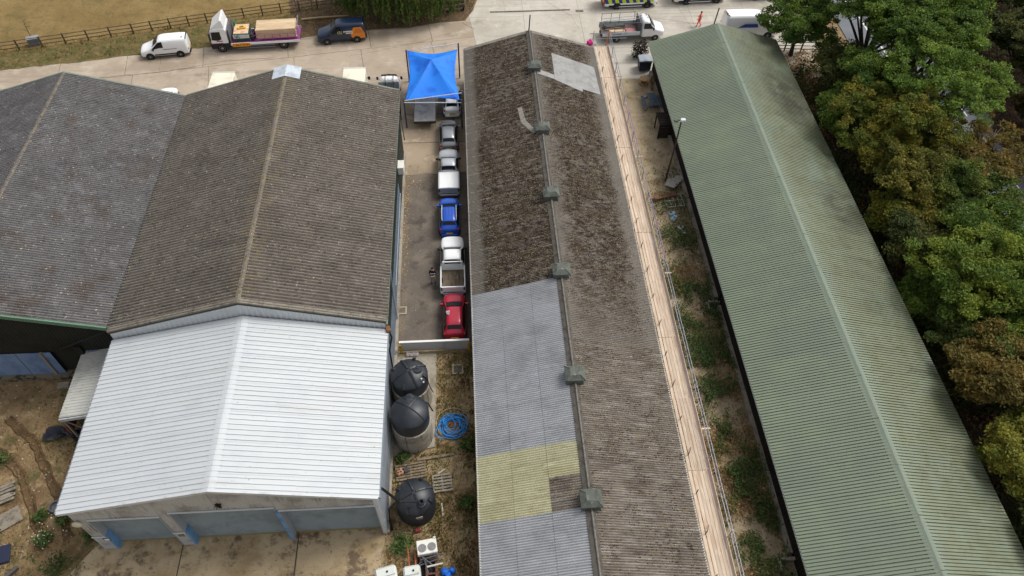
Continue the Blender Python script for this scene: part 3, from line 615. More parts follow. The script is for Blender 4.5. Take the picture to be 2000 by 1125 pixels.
m_ridge = M('dark_ridge_iron', srgb(84,80,74), .85, objrand=.08, layers=[dict(col=srgb(58,52,46), scale=3, lo=.45, hi=.7), dict(col=srgb(120,110,84), scale=6, lo=.6, hi=.72, amt=.6)], bump=(18,.5,.02))
# dark gap by the ridge on the west slope, then a roll ridge
for i in range(30):
    y = 3.7+i*1.97
    MB().prism([(mx-.02,mz+.085),(mx-.34,mz-.015),(mx-.34,mz-.06),(mx-.02,mz)], y, y+1.96, 'Y').prism([(mx+.02,mz+.085),(mx+.22,mz+.02),(mx+.22,mz-.02),(mx+.02,mz)], y, y+1.96, 'Y').build('ridge_flashing', m_ridge, mid)
for i in range(30):
    y = 3.7+i*1.97; MB().tube([(mx,y,mz+.10),(mx,y+1.96,mz+.10)], .06, 8).build('ridge_roll', M('ridge_roll_grey', srgb(118,114,106), .85, layers=[dict(col=srgb(80,74,64), scale=4, lo=.45, hi=.7)]), mid)
verge(mid, (mx,mz), mh, md_, 62.5, .38, M('grey_verge', srgb(132,128,120), .95, layers=[dict(col=srgb(98,90,80), scale=3, lo=.45, hi=.7), dict(col=srgb(70,58,46), scale=5, lo=.6, hi=.7, amt=.8)]))
MB().tube([(-.29,3.7,2.98),(-.29,62.8,2.98)], .06, 8).build('gutter', M('pale_gutter', srgb(190,188,182), .6), mid)
MB().tube([(12.30,3.7,2.98),(12.30,62.8,2.98)], .06, 8).build('gutter', M('pale_gutter', srgb(190,188,182)), mid)
m_block = M('painted_blockwork', srgb(120,112,100), .9, layers=[dict(col=srgb(92,84,74), scale=1.2, lo=.4, hi=.7)])
MB().box(.55,11.5,4,62.3,-.05,2.85).build('walls', m_block, mid)
MB().prism([(.55,2.85),(11.5,2.85),(6.0,4.6)], 61.9, 62.3, 'Y').build('far_gable', m_block, mid)
MB().tube([(5.95,62.85,4.6),(6.02,62.85,6.5)], .06, 6).build('vent_pole', M('dark_pole', srgb(74,70,64), .8), mid)
# ridge vents: louvred box on sloping flanks under a hipped cap
m_vent = M('vent_metal', srgb(92,96,90), .85, objrand=.05, layers=[dict(col=srgb(74,80,72), scale=3, lo=.42, hi=.7), dict(col=srgb(156,154,144), scale=5, lo=.58, hi=.72, amt=.7), dict(col=srgb(60,66,52), scale=2, lo=.55, hi=.7, amt=.6)], bump=(14,.5,.03))
def vent(y):
    h = MB()
    def ring(w, l, z): return [(-w,-l,z),(w,-l,z),(w,l,z),(-w,l,z)]
    rings = [ring(.56,.5,-.12), ring(.46,.42,.42)]
    vs = sum(rings, []); h.add(vs, [(0,1,5,4),(1,2,6,5),(2,3,7,6),(3,0,4,7)])
    o = h.build('ridge_vent', m_vent, mid, loc=(mx,y,mz))
    c = MB(); rr = [ring(.62,.55,.36), ring(.62,.55,.44), ring(.30,.25,.66)]
    c.add(sum(rr, []), [(3,2,1,0),(8,9,10,11)]+[(k+i,k+(i+1)%4,k+4+(i+1)%4,k+4+i) for k in (0,4) for i in range(4)])
    c.build('vent_cap', m_vent, o)
    for (sx_,sy_) in ((1,1),(1,-1),(-1,1),(-1,-1)): MB().tube([(sx_*.61,sy_*.54,.45),(sx_*.29,sy_*.24,.67)], .025, 5).build('hip_roll', m_vent, o)
for y in (56.9,48.4,40.7,33.05,24.55,16.4,8.1): vent(y)
# patches of flat grey felt and a bent flashing strip
m_felt = M('grey_felt', srgb(150,150,148), .9, layers=[dict(col=srgb(132,131,128), scale=1.2, lo=.4, hi=.7), dict(col=srgb(168,168,166), scale=3, lo=.55, hi=.75)], bump=(20,.4,.02))
zr = lambda x, l=.10: mz-abs(x-mx)*md_/mh+l
def patch(pts, name, mat, l=.10):
    n = len(pts)
    MB().add([(x,y,zr(x,l)) for x,y in pts]+[(x,y,zr(x,l-.05)) for x,y in pts], [tuple(range(n))]+[((i+1)%n,i,n+i,n+(i+1)%n) for i in range(n)]).build(name, mat, mid)
patch([(7.85,59.9),(11.85,59.2),(11.95,55.1),(10.3,55.3),(10.25,54.9),(7.8,55.8)], 'felt_patch', m_felt)
patch([(6.2,56.8),(7.78,56.5),(7.78,55.85),(6.2,56.1)], 'felt_patch', m_felt, .11)
patch([(4.18,51.9),(4.55,51.95),(4.75,50.1),(5.55,48.35),(5.25,48.15),(4.35,49.9)], 'flashing_strip', M('pale_flashing', srgb(134,130,122), .9, layers=[dict(col=srgb(104,98,90), scale=4, lo=.45, hi=.7)]))
tag(mid, None)
# moss lumps: thousands of small cushions, denser to the far end
def moss(n, x0, x1, y0, y1, dens, mat, name='moss', size=(.05,.13)):
    x = rng.uniform(x0,x1,n); y = rng.uniform(y0,y1,n)
    keep = rng.random(n) < dens(x,y); x, y = x[keep], y[keep]; k = len(x)
    r = rng.uniform(*size, k); hgt = r*rng.uniform(.35,.7,k); z = mz-np.abs(x-mx)*md_/mh+.045
    a = rng.uniform(0,6.28,k)
    tri = []
    top = np.stack([x,y,z+hgt],1)
    ring = [np.stack([x+r*np.cos(a+i*2*np.pi/5)*rng.uniform(.7,1.3,k), y+r*np.sin(a+i*2*np.pi/5)*rng.uniform(.7,1.3,k), z-.03-0*r],1) for i in range(5)]
    for i in range(5): tri.append(np.stack([ring[i],ring[(i+1)%5],top],1))
    V = np.concatenate(tri,0)
    o = link(name, quads_mesh(name, V, mat), mid); o['kind'] = 'stuff'
    return o
m_moss = M('dark_moss', srgb(58,47,36), .97, layers=[dict(col=srgb(88,74,52), scale=3, lo=.45, hi=.7), dict(col=srgb(38,30,24), scale=1.4, lo=.45, hi=.65), dict(col=srgb(150,128,84), scale=11, lo=.6, hi=.7, amt=.6)])
m_moss2 = M('straw_moss', srgb(168,156,128), .97, layers=[dict(col=srgb(112,100,76), scale=3, lo=.45, hi=.7), dict(col=srgb(190,178,150), scale=8, lo=.55, hi=.7)])
def pn(x, y, s, seed):   # cheap value noise for densities
    g = np.random.default_rng(seed).random((97,97)); u, v = x*s, y*s
    i, j = np.floor(u).astype(int), np.floor(v).astype(int); fx, fy = u-i, v-j
    fx, fy = fx*fx*(3-2*fx), fy*fy*(3-2*fy)
    q = lambda a, b: g[a % 97, b % 97]
    return (q(i,j)*(1-fx)+q(i+1,j)*fx)*(1-fy)+(q(i,j+1)*(1-fx)+q(i+1,j+1)*fx)*fy
def dens_w(x, y):
    n = .6*pn(x,y,.6,1)+.4*pn(x,y,1.9,2); edge = .75+.9*(pn(x*0+3,y,1.2,5)-.3)
    return np.clip((n-.28)*2.6,0,1)*(x > edge)*(x < 5.6)*(y > 32.9)
def dens_e(x, y):
    n = .55*pn(x,y,.45,3)+.45*pn(x,y,1.7,4)
    patchz = ((x > 7.7)&(x < 12)&(y > 54.9)&(y < 59.9))
    return np.clip((n-.34)*2.4+(x-8.5)*.06+(y-45)*.010,0,1)*np.clip((y-25)/14,.02,1)*(x < 11.95-.8*pn(x*0+1,y,.9,6))*(~patchz)
moss(26000, .3, 5.8, 32.8, 62.3, dens_w, m_moss, size=(.035,.085)); moss(15000, .3, 5.8, 32.8, 62.3, dens_w, m_moss2, size=(.02,.05))
moss(30000, 6.3, 12.1, 14, 62.3, dens_e, m_moss, size=(.035,.085)); moss(15000, 6.3, 12.1, 14, 62.3, dens_e, m_moss2, size=(.02,.05))
dens_n = lambda x, y: np.clip((.5*pn(x,y,.5,7)+.5*pn(x,y,2.0,8)-.36)*1.6+(x-10)*.03, 0, 1)*(y < 38)
moss(16000, 6.3, 12.1, 8, 38, dens_n, m_moss, size=(.025,.06)); moss(9000, 6.3, 12.1, 8, 38, dens_n, m_moss2, size=(.02,.045))

# ------------------------------------------------------------------ long green shed (right)
green = thing('green_shed', 'very long low shed with ribbed sage green metal roof along the trees', 'shed')
gx, gz, gh, gd = 24.1, 4.95, 6.28, 1.92
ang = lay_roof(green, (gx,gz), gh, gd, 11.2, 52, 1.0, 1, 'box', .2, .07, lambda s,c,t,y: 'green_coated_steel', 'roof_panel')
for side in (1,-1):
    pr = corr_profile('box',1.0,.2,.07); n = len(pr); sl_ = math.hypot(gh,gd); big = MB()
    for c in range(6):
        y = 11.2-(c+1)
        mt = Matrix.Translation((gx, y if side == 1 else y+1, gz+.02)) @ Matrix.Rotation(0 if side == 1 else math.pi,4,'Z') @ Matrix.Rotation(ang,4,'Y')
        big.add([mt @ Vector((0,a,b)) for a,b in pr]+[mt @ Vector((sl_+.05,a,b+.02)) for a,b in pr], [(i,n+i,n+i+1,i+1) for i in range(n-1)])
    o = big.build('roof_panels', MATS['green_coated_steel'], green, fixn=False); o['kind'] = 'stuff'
deck(green, (gx,gz), gh-.06, gd-.02, 5.3, 63.1, m_blackgreen, .1)
m_gridge = M('green_ridge', srgb(108,119,105), .55, objrand=.02, layers=[dict(col=srgb(110,124,110), scale=1, lo=.45, hi=.7), dict(col=srgb(104,100,76), scale=3, lo=.6, hi=.75, amt=.5)])
hx = .31; sl2 = gd/gh
me = MB().prism([(-hx,-hx*sl2+.0),(0,.02),(hx,-hx*sl2+.0),(hx,-hx*sl2-.05),(0,-.04),(-hx,-hx*sl2-.05)], 0, 2.99, 'Y').mesh('ridge_cap', m_gridge)
for i in range(19): link('ridge_cap', me, green, (gx, 5.5+i*3.03, gz+.085))
verge(green, (gx,gz), gh, gd, 63.0, .2, m_gridge, .09)
for s in (1,-1):
    MB().tube([(gx+s*(gh+.05),5.3,gz-gd-.02),(gx+s*(gh+.05),63.1,gz-gd-.02)], .06, 8).build('gutter', M('pale_gutter', srgb(190,188,182)) if s > 0 else M('green_gutter', srgb(150,156,146), .6), green)
m_dkwall = M('shade_toned_boarding', srgb(34,29,25), .85, layers=[dict(col=srgb(22,19,17), scale=1.5, lo=.4, hi=.7)])  # near-black base colour stands in for the shade on this wall
MB().box(18.45,29.7,5.5,62.6,-.05,2.8).build('walls', m_dkwall, green)
MB().prism([(18.45,2.8),(29.7,2.8),(gx,4.6)], 62.2, 62.6, 'Y').build('far_gable', m_dkwall, green)
bm_ = MB()
for i in range(228): bm_.box(18.40,18.45,5.6+i*.25,5.82+i*.25,.4,2.8)
o = bm_.build('wall_boards', m_dkwall, green); o['kind'] = 'stuff'
MB().box(18.12,18.5,33.8,62.4,-.05,.42).build('plinth', m_concblock, green)
MB().box(18.12,18.5,14.4,33.0,-.05,.42).build('plinth', m_concblock, green)
for y in (33.3,14.0):
    MB().box(17.4,18.4,y-.05,y+.12,-.05,.5).box(17.35,17.5,y-.6,y+.12,-.05,.5).build('drain_surround', m_concblock, green)
MB().tube([(23.8,63.25,4.4),(23.95,63.25,6.6)], .06, 6).build('vent_pole', M('dark_pole', srgb(74,70,64)), green)
MB().tube([(18.3,33.35,.3),(18.25,33.35,2.6),(17.9,33.3,3.0)], .06, 6).build('downpipe', m_black, green)

# ================================================================== VEHICLES
m_glass = M('tinted_glass', srgb(18,22,25), .12, spec=.4)
m_glass_l = M('windscreen_glass', srgb(26,32,34), .16, spec=.35)
m_tyre = M('tyre_rubber', srgb(24,24,25), .85)
m_rim = M('alloy_rim', srgb(150,152,156), .35, metal=.7)
m_plastic = M('dark_plastic', srgb(34,35,37), .6)
m_lampc = M('headlamp_clear', srgb(200,205,210), .15, spec=.6)
m_lampr = M('tail_lamp_red', srgb(150,20,24), .25)
m_plate = M('yellow_plate', srgb(206,160,50), .5)
m_platew = M('white_plate', srgb(210,210,205), .5)
m_chassis = M('chassis_black', srgb(28,28,29), .8)
def paint(name, c, metal=0.0, rough=.3): return M('paint_'+name, c, rough, metal, coat=.5, spec=.4, layers=[dict(col=tuple(.82*x for x in c), scale=1.5, lo=.5, hi=.8, amt=.25)])
def pane(mb, grid, off=.018):
    """grid: rows of 3-d points; offsets along the local normal and gives a thin plate"""
    G = [[Vector(p) for p in r] for r in grid]; nr, nc = len(G), len(G[0])
    out = []
    for i in range(nr):
        for j in range(nc):
            a = G[min(i+1,nr-1)][j]-G[max(i-1,0)][j]; b = G[i][min(j+1,nc-1)]-G[i][max(j-1,0)]
            n = a.cross(b).normalized(); out.append((G[i][j], n))
    c = sum((p for p,_ in out), Vector())/len(out)
    s = 1 if out[len(out)//2][1].dot(mb.outdir(c)) > 0 else -1
    vs = [p+n*s*off for p,n in out]+[p-n*s*.01 for p,n in out]; k = nr*nc; fs = []
    for i in range(nr-1):
        for j in range(nc-1):
            q = (i*nc+j, i*nc+j+1, (i+1)*nc+j+1, (i+1)*nc+j); fs += [q, tuple(x+k for x in q[::-1])]
    rim = [j for j in range(nc)]+[(i+1)*nc-1 for i in range(1,nr)]+[(nr-1)*nc+j for j in range(nc-2,-1,-1)]+[i*nc for i in range(nr-2,0,-1)]
    for a, b in zip(rim, rim[1:]+rim[:1]): fs.append((a,b,b+k,a+k))
    mb.add(vs, fs)
class PB(MB):
    def __init__(s, cen): super().__init__(); s.cen = Vector(cen)
    def outdir(s, c): return c-s.cen
def wheel(root, x, y, r, wd, rim=m_rim, name='wheel'):
    s = 1 if y > 0 else -1
    t = MB().lathe([(r*.62,-wd/2),(r*.93,-wd/2),(r,-wd*.36),(r,wd*.36),(r*.93,wd/2),(r*.62,wd/2)], (0,0,0), 20, 'Y', cap=True)
    e = bpy.data.objects.new(name, None); COL.objects.link(e); e.parent = root; e.location = (x,y,r); e.empty_display_size = .1
    t.build('tyre', m_tyre, e, smooth=40)
    q = MB().lathe([(r*.64,wd/2-.02),(r*.62,wd/2+.006),(r*.5,wd/2-.01),(r*.2,wd/2+.004),(.02,wd/2+.008)], (0,0,0), 16, 'Y', cap=True)
    if s < 0: q.v = [(a,-b,c) for a,b,c in q.v]
    q.build('rim', rim, e, smooth=40)
    return e
def car_body(st, w, zb, crown=.05):
    """st: list of (x, zbelt, wbelt, zroof, wroof, zb, wscale)"""
    mb = MB(); n = None; vs = []
    for (x, zt, wt, zr, wr, b, ws) in st:
        W = w*ws
        half = [(0,b),(.72*W,b),(.97*W,b+.10),(W,b+.45*(zt-b)),(wt,zt),(wr,zr),(wr*.55,zr+crown*.8)]
        ring = half+[(0,zr+crown)]+[(-y,z) for y,z in half[:0:-1]]
        n = len(ring); vs += [(x,y,z) for y,z in ring]
    N = len(st); fs = [(i*n+k,i*n+(k+1)%n,(i+1)*n+(k+1)%n,(i+1)*n+k) for i in range(N-1) for k in range(n)]
    fs += [tuple(range(n-1,-1,-1)), tuple(range((N-1)*n,N*n))]
    return mb.add(vs, fs)
def lerp(a, b, t): return a+(b-a)*t
def make_car(name, label, cat, loc, rz, group, L, W, H, mat, kind, wheel_r=.33, wheelbase=None, extra=None):
    """forward is +X; kind: hatch, van, bigvan, pickup"""
    root = thing(name, label, cat, loc, rz, group); w = W/2; f = L/2
    z0 = .22
    if kind == 'hatch':
        hb = .60*H
        st = [(f-.02,.46*H,.70*w,.50*H,.5*w,.30,.80),(f-.18,.50*H,.86*w,.555*H,.62*w,z0,.93),(f-.50,.54*H,.93*w,.60*H,.70*w,z0,1),(f-.225*L,.585*H,.94*w,.635*H,.78*w,z0,1),
              (f-.455*L,.615*H,.95*w,.95*H,.66*w,z0,1),(f-.55*L,.62*H,.95*w,.985*H,.645*w,z0,1),(f-.70*L,.64*H,.95*w,.985*H,.63*w,z0,1),(f-.84*L,.66*H,.94*w,.94*H,.60*w,z0,1),(-f+.26,.665*H,.90*w,.70*H,.66*w,z0+.02,.97),(-f+.03,.60*H,.80*w,.63*H,.6*w,.32,.86)]
        wsi, rwi, sid_ = (3,4), (7,8), (3,4,5,6,7,8)
    elif kind == 'van':
        st = [(f-.02,.36*H,.75*w,.39*H,.5*w,.30,.82),(f-.15,.42*H,.88*w,.47*H,.62*w,z0,.94),(f-.5,.47*H,.94*w,.52*H,.72*w,z0,1),(f-.24*L,.53*H,.95*w,.60*H,.80*w,z0,1),
              (f-.42*L,.56*H,.97*w,.955*H,.78*w,z0,1),(f-.5*L,.56*H,.98*w,.985*H,.80*w,z0,1),(f-.75*L,.56*H,.98*w,.985*H,.80*w,z0,1),(-f+.16,.56*H,.98*w,.975*H,.79*w,z0,1),(-f+.02,.55*H,.93*w,.92*H,.74*w,.30,.95)]
        wsi, rwi, sid_ = (3,4), (7,8), (3,4,5)
    elif kind == 'bigvan':
        st = [(f-.02,.30*H,.78*w,.33*H,.5*w,.32,.84),(f-.15,.36*H,.9*w,.40*H,.62*w,z0,.95),(f-.55,.40*H,.95*w,.44*H,.72*w,z0,1),(f-.17*L,.47*H,.96*w,.52*H,.82*w,z0,1),
              (f-.29*L,.52*H,.97*w,.90*H,.80*w,z0,1),(f-.40*L,.53*H,.98*w,.985*H,.82*w,z0,1),(f-.75*L,.53*H,.98*w,.985*H,.82*w,z0,1),(-f+.15,.53*H,.98*w,.98*H,.82*w,z0,1),(-f+.02,.52*H,.95*w,.95*H,.79*w,.32,.97)]
        wsi, rwi, sid_ = (3,4), (7,8), (3,4,4.6)
    else:  # pickup cab
        xb = -f*.16
        st = [(f-.02,.50*H,.74*w,.54*H,.5*w,.36,.84),(f-.16,.545*H,.88*w,.59*H,.64*w,z0+.1,.95),(f-.6,.57*H,.93*w,.625*H,.74*w,z0+.1,1),(f-.235*L,.59*H,.94*w,.64*H,.80*w,z0+.1,1),
              (f-.385*L,.615*H,.95*w,.945*H,.68*w,z0+.1,1),(f-.47*L,.62*H,.95*w,.985*H,.67*w,z0+.1,1),(xb-.0,.62*H,.95*w,.975*H,.66*w,z0+.1,1),(xb-.18,.62*H,.95*w,.66*H,.74*w,z0+.1,1)]
        wsi, rwi, sid_ = (3,4), (6,7), (3,4,5,6)
    body = car_body(st, w, z0); cen = (0,0,H*.5)
    bo = body.build('body', mat, root, smooth=50, subd=2)
    def P5(i):
        i0 = int(i); t = i-i0; a = st[i0]; b = st[min(i0+1,len(st)-1)]
        return [lerp(p,q,t) for p,q in zip(a,b)]
    def glass(i, j, nm, mt, t0=.12, t1=.9, sx=.9, cr=.045):
        g = []
        for r in range(4):
            t = lerp(t0,t1,r/3); a = [lerp(p,q,t) for p,q in zip(P5(i),P5(j))]
            g.append([(a[0], s*sx*a[4], a[3]+cr*(1-s*s)) for s in (-1,-.5,0,.5,1)])
        pb = PB(cen); pane(pb, g, .022); return pb.build(nm, mt, root, smooth=60)
    glass(*wsi, 'windscreen', m_glass_l)
    if kind not in ('bigvan',): glass(*rwi, 'rear_window', m_glass, .12, .72)
    for s in (1,-1):
        k = [P5(i) for i in sid_]
        lo, hi = [], []
        for q, a in enumerate(k):
            t0 = .16; t1 = .88
            if q == 0: t1 = .3
            if q == len(k)-1 and kind == 'hatch': t1 = .35
            lo.append((a[0]-(.06 if q == 0 else 0), s*lerp(a[2],a[4],t0), lerp(a[1],a[3],t0)+.01)); hi.append((a[0]-(.06 if q == 0 else 0), s*lerp(a[2],a[4],t1), lerp(a[1],a[3],t1)))
        # split into front and rear panes
        spl = [(0,len(k))] if len(k) < 4 else [(0,3),(2,len(k))]
        for a, b in spl:
            pb = PB(cen); pane(pb, [lo[a:b],hi[a:b]], .020); pb.build('side_window', m_glass, root)
        # mirror
        a = P5(wsi[0]+.25)
        MB().cbox((a[0]-.05, s*(w+.06), a[1]+.10),(.14,.24,.15),0,.03).build('mirror', mat if kind == 'hatch' else m_plastic, root)
        # lamps
        zf = .46*H if kind == 'hatch' else (.38*H if kind != 'pickup' else .50*H)
        if kind == 'bigvan': zf = .33*H
        MB().cbox((f-.27, s*.68*w, zf-.02),(.34,.30,.12),-s*.55,.04).build('headlight', m_lampc, root)
        zt_ = .60*H if kind == 'hatch' else .42*H
        if kind != 'pickup': MB().cbox((-f+.13, s*.80*w, zt_),(.18,.14,.24 if kind != 'hatch' else .16),0,.03).build('tail_light', m_lampr, root)
        for xw in (f-.19*L, -f+(.20*L if kind != 'bigvan' else .24*L)):
            wheel(root, xw, s*(w-.10), wheel_r, .22, M('steel_rim', srgb(150,152,154), .4, metal=.5) if kind in ('van','bigvan') else m_rim)
            MB().lathe([(wheel_r+.075,-.012),(wheel_r+.075,.012)], (0,0,0), 20, 'Y').build('wheel_arch', m_plastic, root, loc=(xw, s*(w-.002), wheel_r+.01))
    MB().cbox((-f+.0,0,.40 if kind != 'pickup' else .5),(.10,1.5*w,.22),0,.03).build('rear_bumper', m_plastic if kind != 'hatch' else mat, root)
    MB().cbox((f-.04,0,.38),(.10,1.45*w,.2),0,.03).build('front_bumper', m_plastic, root)
    zp = .62 if kind == 'hatch' else .5
    MB().cbox((-f-.035,0,zp),(.03,.52,.13)).build('number_plate', m_plate, root)
    return root, st, P5
alley = 'cars parked nose to tail in the alley'
RZ = math.pi/2
c_silver = paint('silver', srgb(150,154,158), .5, .32); c_white = paint('white', (.86,.87,.88)); c_red = paint('crimson', srgb(182,38,62), .1); c_blue = paint('royal_blue', srgb(34,88,196), .1)
c_silver2 = paint('pale_silver', srgb(186,190,196), .35, .32)
r, st, P5 = make_car('hatchback', 'red hatchback nearest the low gate at the alley end', 'car', (-1.60,32.82,.015), RZ, alley, 3.95, 1.76, 1.48, c_red, 'hatch')
MB().cbox((-.35,.42,1.475),(.36,.28,.02),.2).build('roof_label', M('grey_sticker', srgb(160,160,165), .5, layers=[dict(col=srgb(70,70,76), scale=8, lo=.5, hi=.6)]), r)
r, st, P5 = make_car('hatchback', 'blue hatchback with silver roof rails between the two pickups', 'car', (-1.90,43.0,.015), RZ, alley, 3.9, 1.72, 1.55, c_blue, 'hatch')
for s in (1,-1): MB().tube([(.35,s*.56,1.50),(.15,s*.58,1.57),(-1.1,s*.58,1.57),(-1.35,s*.55,1.50)], .035, 6).build('roof_rail', m_lampc, r)
for k in range(3): MB().box(-1.0,.1,-.25+k*.25-.015,-.25+k*.25+.015,1.585,1.60).build('roof_rib', M('paint_royal_blue_dark', srgb(26,66,156), .3), r)
r, st, P5 = make_car('hatchback', 'silver grey hatchback parked behind the silver pickup', 'car', (-1.88,53.15,.015), RZ, alley, 3.85, 1.74, 1.5, c_silver, 'hatch')
r, st, P5 = make_car('hatchback', 'white car half under the blue canopy beside the long shed', 'car', (-1.55,58.2,.015), RZ, alley, 4.1, 1.76, 1.5, c_white, 'hatch')
def bed(root, L, W, H, mat, floor, cover=None):
    f = L/2; w = W/2; x1 = -f*.16-.14; x0 = -f+.03; zt = .635*H; t = .10
    b = MB()
    for s in (1,-1):
        b.prism([(s*(w-.0),.42),(s*w,zt-.08),(s*(w-.03),zt),(s*(w-t),zt),(s*(w-t),.42)], x0, x1, 'X')
    b.build('bed_side', mat, root) if False else None
    for s in (1,-1):
        MB().prism([(s*(w-.02),.40),(s*w,zt-.30),(s*(w-.01),zt-.06),(s*(w-.05),zt),(s*(w-t-.02),zt),(s*(w-t-.02),.40)], x0, x1, 'X').build('bed_side', mat, root)
        MB().cbox((x0-.02, s*(w-.12), zt-.22),(.08,.16,.34),0,.02).build('tail_light', m_lampr, root)
        for xw in (f-.19*L,): pass
    MB().prism([(-w+.05,.42),(-w+.05,zt-.04),(-w+.1,zt),(w-.1,zt),(w-.05,zt-.04),(w-.05,.42)], x0-.06, x0+.03, 'X').build('tailgate', mat, root)
    MB().box(x0,x1,-w+.1,w-.1,.62,.66).build('bed_floor', floor, root)
    if cover:
        MB().prism([(-w+.10,zt),(-w+.14,zt+.05),(0,zt+.08),(w-.14,zt+.05),(w-.10,zt)], x0-.02, x1-.02, 'X').build('bed_cover', cover, root)
    MB().cbox((x0-.14,0,.48),(.16,1.6*w,.16),0,.03).build('rear_step', c_silver, root)
m_bedwood = M('worn_bed_boards', srgb(104,92,78), .9, layers=[dict(col=srgb(70,60,50), scale=2, lo=.45, hi=.7, stretch=(4,.6,1)), dict(col=srgb(150,138,118), scale=4, lo=.55, hi=.72, stretch=(4,.6,1))])
r, st, P5 = make_car('pickup_truck', 'white double cab pickup with an empty open bed in the alley', 'pickup', (-1.68,37.75,.015), RZ, alley, 5.3, 1.95, 1.82, c_white, 'pickup', .39)
bed(r, 5.3, 1.95, 1.82, c_white, m_bedwood)
for k in range(9): MB().box(-2.62,-.62,-.78+k*.175,-.62+k*.175,.662,.672).build('bed_board', m_bedwood, r)
for s in (1,-1): MB().tube([(-.55,s*.78,1.16),(-.66,s*.74,1.75)], .04, 6).build('roll_bar', c_white, r)
MB().tube([(-.66,-.74,1.72),(-.66,.74,1.72)], .05, 6).build('roll_bar', c_white, r)
r, st, P5 = make_car('pickup_truck', 'silver double cab pickup with a closed white bed cover', 'pickup', (-1.91,48.25,.015), RZ, alley, 5.1, 1.85, 1.80, c_silver2, 'pickup', .38)
bed(r, 5.1, 1.85, 1.80, c_silver2, m_bedwood, c_white)

# flat trailer under the canopy
tr = thing('flat_trailer', 'flat grey boarded trailer half under the blue canopy', 'trailer', (-4.07,56.9,0), RZ)
MB().cbox((0,0,.78),(3.9,1.95,.14),0,.02).build('deck', M('trailer_ply', srgb(190,188,184), .85, layers=[dict(col=srgb(160,158,154), scale=1.5, lo=.45, hi=.7), dict(col=srgb(206,204,200), scale=4, lo=.55, hi=.75)]), tr)
MB().cbox((-1.98,0,.68),(.06,1.95,.22)).build('tail_board', M('rusty_dark', srgb(74,62,54), .9), tr)
for s in (1,-1):
    MB().cbox((0,s*.99,.72),(3.9,.05,.2)).build('side_rail', M('rusty_dark', srgb(74,62,54)), tr)
    for x in (-.3,.4): wheel(tr, x, s*.8, .3, .2, m_plastic)
MB().tube([(1.9,0,.6),(3.0,0,.55)], .06, 6).build('drawbar', m_chassis, tr)

# road vehicles
rv = math.atan2(.158,.987)
def side_at(root, pts, y, name, mat, th=.006):
    """thin decal plate on the side (x,z polygon)"""
    return MB().prism(pts, y, y+th*(1 if y > 0 else -1), 'Y').build(name, mat, root)
# white small van facing left (-X)
r, st, P5 = make_car('panel_van', 'small white panel van parked on the road ahead of the lorry', 'van', (-30.25,67.75,0), math.pi+.13, 'vehicles parked along the concrete road', 4.75, 1.85, 1.9, c_white, 'van')
for s in (1,-1):
    MB().cbox((-.2,s*.93,.50),(2.4,.03,.12)).build('rubbing_strip', m_plastic, r)
    MB().cbox((-.6,s*.925,1.02),(1.3,.012,.03)).build('slider_rail', m_plastic, r)
MB().cbox((-1.9,.35,1.88),(.22,.12,.05),0,.015).build('roof_vent', m_plastic, r)
# navy and orange van
c_navy = paint('navy', srgb(22,38,62)); c_orange = paint('orange', srgb(222,132,24))
r, st, P5 = make_car('panel_van', 'navy van with orange rear quarter parked under the willow edge', 'van', (-12.85,69.75,0), math.pi+.12, 'vehicles parked along the concrete road', 5.0, 1.95, 1.98, c_navy, 'van')
for s in (1,-1):
    side_at(r, [(-1.25,.42),(-1.0,.72),(-.95,1.0),(-1.3,1.72),(-2.05,1.72),(-2.36,1.0),(-2.4,.5)], s*.955, 'orange_panel', c_orange, .012)
    side_at(r, [(-1.25,1.10),(-1.48,1.62),(-1.98,1.62),(-2.18,1.10)], s*.970, 'panel_window', paint('orange2', srgb(206,112,16)), .01)
    m_wl = M('white_vinyl', G_(.75), .5)
    for k in range(8):
        xx = -.25-k*.115; side_at(r, [(xx,1.27),(xx-.09,1.27),(xx-.09,1.40),(xx,1.40)], s*.965, 'lettering', m_wl)
        if k > 1: side_at(r, [(xx,1.08),(xx-.09,1.08),(xx-.09,1.20),(xx,1.20)], s*.965, 'lettering', m_wl)
    for k in range(3): MB().tube([(.28-k*.16,s*.968,1.1),(.34-k*.16,s*.968,1.3),(.26-k*.16,s*.968,1.42)], .025, 4).build('emblem_stroke', M('gold_vinyl', srgb(190,180,120), .5), r)
